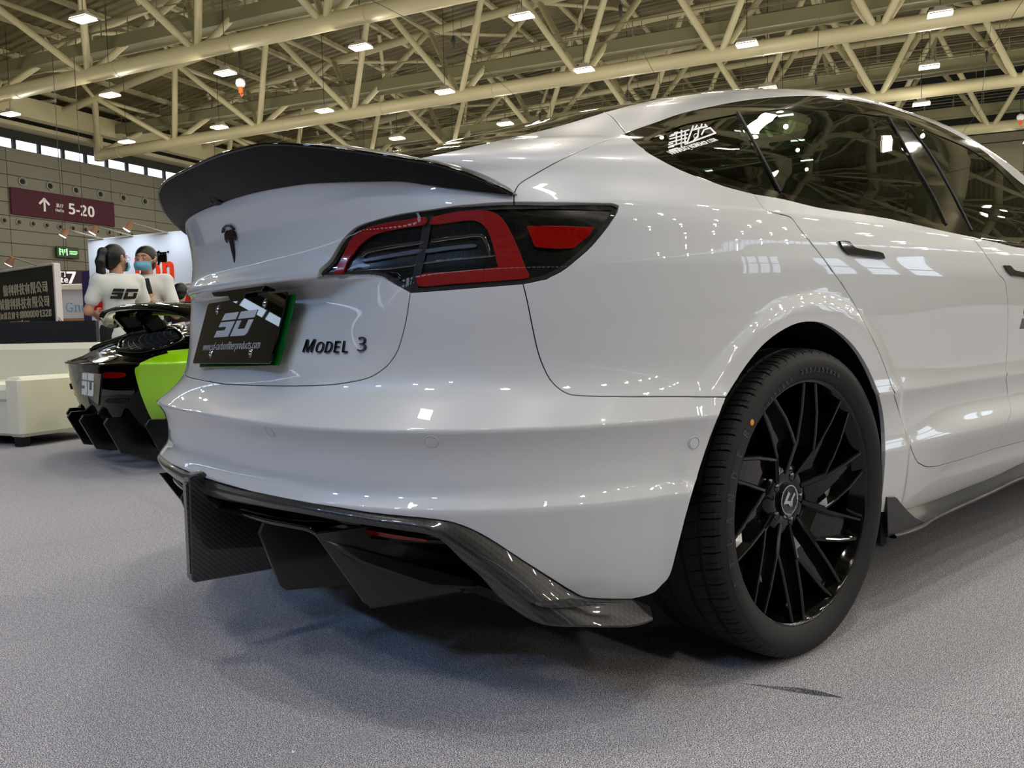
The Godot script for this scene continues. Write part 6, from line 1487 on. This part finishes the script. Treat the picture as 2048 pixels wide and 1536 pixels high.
	if o.get("glasses", false):
		for k in [-1, 1]:
			mb = MB.new(); var rg = []
			for i in 17: rg.append(X.call(0.033 * k + 0.024 * cos(TAU * i / 16), 0.008 + 0.019 * sin(TAU * i / 16), 0.103))
			mb.pipe(rg, 0.0016, 4); mb.pipe([X.call(0.057 * k, 0.012, 0.103), X.call(0.094 * k, 0.018, 0.0)], 0.0016, 4); obj("glasses", mb, M.hair, t)
	return t

func people():
	var p = at_depth(240, 640, 7.0); var toward = atan2(EYE.x - p.x, EYE.z - p.z)
	var w = person("woman with ponytail and glasses, back turned, in a white logo T-shirt", Vector3(p.x, 0, p.z), toward + PI + 0.35, 1.50, -1.25, {"ponytail": true, "mask": true, "glasses": true, "wrists": [Vector3(0.10, 0.93, 0.26), Vector3(-0.08, 0.95, 0.27)], "elbows": [Vector3(0.24, 0.96, 0.03), Vector3(-0.24, 0.96, 0.03)]})
	var mb = MB.new(); sd_logo(mb, Transform3D(Basis(Vector3.LEFT, Vector3.UP, Vector3.FORWARD) * Basis.from_scale(Vector3(0.021, 0.016, 0.02)), Vector3(0.0, 1.10, -0.133)), 0.2); obj("shirt_logo", mb, M.decal_black, w)
	p = at_depth(298, 640, 7.55); toward = atan2(EYE.x - p.x, EYE.z - p.z)
	var m = person("short-haired man in a white T-shirt and blue mask, hand at his chin", Vector3(p.x, 0, p.z), toward - 0.15, 1.54, 0.0 - 0.35, {"short": true, "mask": true, "wrists": [Vector3(0.03, 1.07, 0.22), Vector3(-0.20, 0.76, 0.08)], "elbows": [Vector3(0.25, 0.93, 0.12), Vector3(-0.24, 0.96, -0.02)], "hand_dir": [Vector3(-0.1, 1.0, -0.2), Vector3(0, -1, 0.2)], "hand_up": [Vector3(0.6, 0, 0.8), Vector3.LEFT]})
	var ph = MB.new(); ph.box(Transform3D(Basis(Vector3(0, 0, 1), 0.2), Vector3(0.035, 1.18, 0.258)), Vector3(0.07, 0.14, 0.009), 0.003); var po = obj("mobile_phone", ph, M.black_gloss); po.transform = m.transform; tag(po, "black mobile phone held up by the man in the mask", "phone")
	p = at_depth(364, 640, 9.5); toward = atan2(EYE.x - p.x, EYE.z - p.z)
	person("dark-haired visitor in a dark top standing before the red band", Vector3(p.x, 0, p.z), toward + PI * 0.9, 1.33, 0.0, {"shirt": M.dark_shirt})

const SKY_ENERGY := 8.0
const EXPOSURE := 0.48
const LAMP_E := 21.0
const LAMP_UP := 9.0
const FLOOD_E := 9.0
const SHOW_MISS := false
const CJK := {                                       # strokes of the characters on the signs, on a 10 x 10 square
	"zhan": [[2, 1, 8, 1], [2, 1, 2, 6], [2, 3, 8, 3], [8, 1, 8, 3], [2, 6, 1, 10], [3, 5, 9, 5], [3, 7, 9.5, 7], [4.5, 4, 4.5, 7], [7, 4, 7, 7], [4, 7, 4, 10], [5, 7.5, 9.5, 10], [4, 10, 6, 9]],
	"ting": [[2, 1.5, 9, 1.5], [2, 1.5, 1, 9.5], [3.5, 4, 9.5, 4], [6.5, 4, 6.5, 9.5], [6.5, 9.5, 5.2, 9]],
	"de": [[2.6, .5, 1, 2.5], [2.8, 2.6, .8, 5], [1.9, 4.4, 1.9, 9.6], [4, 1.5, 9.6, 1.5], [6.8, .4, 6.8, 3], [4.3, 3.2, 9.4, 3.2], [4.3, 3.2, 4.3, 5.2], [6, 3.2, 6, 5.2], [7.7, 3.2, 7.7, 5.2], [9.4, 3.2, 9.4, 5.2], [4.3, 5.2, 9.4, 5.2], [3.8, 6.4, 9.8, 6.4], [4.4, 7.5, 3.8, 9.4], [5.6, 7.4, 6, 9.4], [6, 9.4, 8.2, 9.4], [7, 7.2, 7.4, 8], [8.8, 7.4, 9.6, 9]],
	"li": [[4.8, .6, 1.4, 1.6], [.8, 3.2, 6, 3.2], [3.4, 1.2, 3.4, 9.6], [3.4, 3.6, .8, 6.6], [3.6, 4, 5.8, 6], [7.2, 1.6, 7.2, 7], [9.4, .8, 9.4, 9.4], [9.4, 9.4, 8.2, 9]],
	"ke": [[4.4, .8, 1.4, 1.8], [.6, 3.6, 5, 3.6], [2.9, 1.4, 2.9, 9.6], [2.9, 4, .7, 7], [3, 4.4, 4.8, 6.2], [6, 1.6, 7, 2.6], [5.8, 4, 6.8, 5], [5.2, 7, 9.8, 6], [8.4, .6, 8.4, 9.6]],
	"ji": [[.6, 2.8, 4.4, 2.8], [2.6, .6, 2.6, 9.4], [2.6, 9.4, 1.6, 9], [.7, 6.4, 4.4, 5], [4.8, 2.4, 9.8, 2.4], [7.2, .6, 7.2, 4.6], [5, 4.6, 9, 4.6], [9, 4.6, 4.6, 9.6], [5.6, 5.4, 9.8, 9.6]],
	"you": [[.6, 2.4, 9.6, 2.4], [4.6, .5, 1, 6.6], [3.4, 4, 8.2, 4], [3.4, 4, 3.4, 9.6], [8.2, 4, 8.2, 9.2], [8.2, 9.2, 7, 9.2], [3.4, 5.6, 8.2, 5.6], [3.4, 7.2, 8.2, 7.2]],
	"xian": [[1.2, .8, 1.2, 9.6], [1.2, .8, 3.6, .8], [3.6, .8, 2.8, 3.2], [2.8, 3.2, 3.8, 5], [3.8, 5, 1.6, 6.4], [5.2, .8, 9, .8], [9, .8, 9, 4.6], [5.2, 2.6, 9, 2.6], [5.2, 4.6, 9, 4.6], [5.2, .8, 5.2, 9.4], [5.2, 9.4, 7, 8.4], [6.4, 4.8, 9.8, 9.6], [9.4, 5.6, 7.6, 7]],
	"gong": [[3.8, .8, .8, 5], [6.2, .8, 9.6, 5], [4.8, 4.6, 2.4, 8.6], [2.4, 8.6, 8, 8.2], [6.6, 6.2, 8.6, 9.4]],
	"si": [[1, 1.4, 9, 1.4], [9, 1.4, 9, 9.2], [9, 9.2, 7.6, 9.2], [1, 3.4, 7.2, 3.4], [1.8, 5.2, 6.4, 5.2], [1.8, 5.2, 1.8, 8.4], [6.4, 5.2, 6.4, 8.4], [1.8, 8.4, 6.4, 8.4]],
	"cheng": [[1.4, .8, 2.4, 2], [.8, 3.6, 2.4, 3.6], [2.4, 3.6, 2.4, 8.6], [2.4, 8.6, 3.6, 7.6], [4.2, 2.6, 9.6, 2.6], [4.2, 2.6, 4, 9.4], [4.2, 5, 6, 5], [6, 5, 6, 8], [6.8, .6, 9.6, 9.6], [9.2, 4.4, 6.8, 8.4], [8.6, .8, 9.4, 1.6]],
	"jia": [[.8, 3, 5, 3], [5, 3, 4.6, 9], [2.6, .8, 2.6, 4], [2.6, 4, .8, 9.4], [6.2, 2.8, 9.4, 2.8], [6.2, 2.8, 6.2, 9], [9.4, 2.8, 9.4, 9], [6.2, 8.6, 9.4, 8.6]],
	"meng": [[1, .8, 4, .8], [1, .8, 1, 4.4], [4, .8, 4, 4.4], [1, 2.6, 4, 2.6], [1, 4.4, 4, 4.4], [5.8, .8, 9, .8], [5.8, .8, 5.4, 5], [9, .8, 9, 5], [5.8, 2.6, 9, 2.6], [1.6, 6, 8.6, 6], [1.6, 6, 1.6, 9], [4, 6, 4, 9], [6.2, 6, 6.2, 9], [8.6, 6, 8.6, 9], [.5, 9.2, 9.6, 9.2]],
	"fa": [[2.4, 1, 1.8, 3.6], [1.8, 3.6, 9, 3.4], [7, .8, 8, 2], [4.6, .6, 1, 9], [4, 5.6, 8, 5.6], [8, 5.6, 3, 9.6], [4.4, 6, 9.4, 9.4]],
	"cai": [[1, 1.2, 4, 1.2], [1, 1.2, 1, 6.4], [4, 1.2, 4, 6.4], [2.5, 2.6, 2.5, 6], [2.3, 6.4, .8, 9.4], [3, 7, 4.2, 9], [4.8, 3.2, 9.8, 3.2], [8, .8, 8, 9.2], [8, 9.2, 7, 9], [7.6, 3.6, 4.8, 8]],
	"zhuan": [[1.4, 1.8, 8.8, 1.8], [.6, 4, 9.6, 4], [5, .5, 3.4, 6.4], [3.4, 6.4, 8, 6.2], [8, 6.2, 5.4, 8.2], [4, 7.6, 7, 9.6]],
	"xian2": [[3, .8, 1, 3.6], [1, 3.6, 3.4, 3.4], [3.4, 3.4, 1, 6.4], [1, 6.4, 4, 6], [.8, 9, 4.2, 8], [4.8, 3, 9.2, 2.4], [4.8, 5.6, 9.6, 4.8], [6.4, .6, 9.6, 9.4], [9, 6, 5, 9.2], [8, .8, 9, 1.6]],
	"zhong": [[1.6, 2.8, 8.4, 2.8], [1.6, 2.8, 1.6, 6.4], [8.4, 2.8, 8.4, 6.4], [1.6, 6.4, 8.4, 6.4], [5, .6, 5, 9.6]],
	"men": [[1.6, 2, 1.6, 9.6], [2, .6, 3, 1.8], [4, 1.4, 8.8, 1.4], [8.8, 1.4, 8.8, 9.4], [8.8, 9.4, 7.6, 9.2]],
	"shi": [[3.2, .6, 1, 2.6], [1.6, 1, 3, 4.6], [3, 4.6, 2.4, 9.4], [2.8, 4.4, .8, 6.4], [4.6, 1.4, 4.4, 5.6], [4.4, 5.6, 3.8, 7.4], [5.8, 1.8, 9.8, 1.8], [7.8, 1.8, 7.8, 9.6], [6, 3.6, 6, 7.6], [6, 3.6, 9.6, 3.6], [9.6, 3.6, 9.6, 7.4], [9.6, 7.4, 8.8, 7.4]],
	"tuo": [[5, .6, 4, 2.4], [1.6, 2.4, 8.4, 2.4], [8.4, 2.4, 8.4, 8.6], [1.6, 2.4, 1.6, 8.6], [4.8, 3.6, 6.2, 5], [3, 4.6, 2.8, 7], [3.6, 5.6, 6.6, 7.6]]}
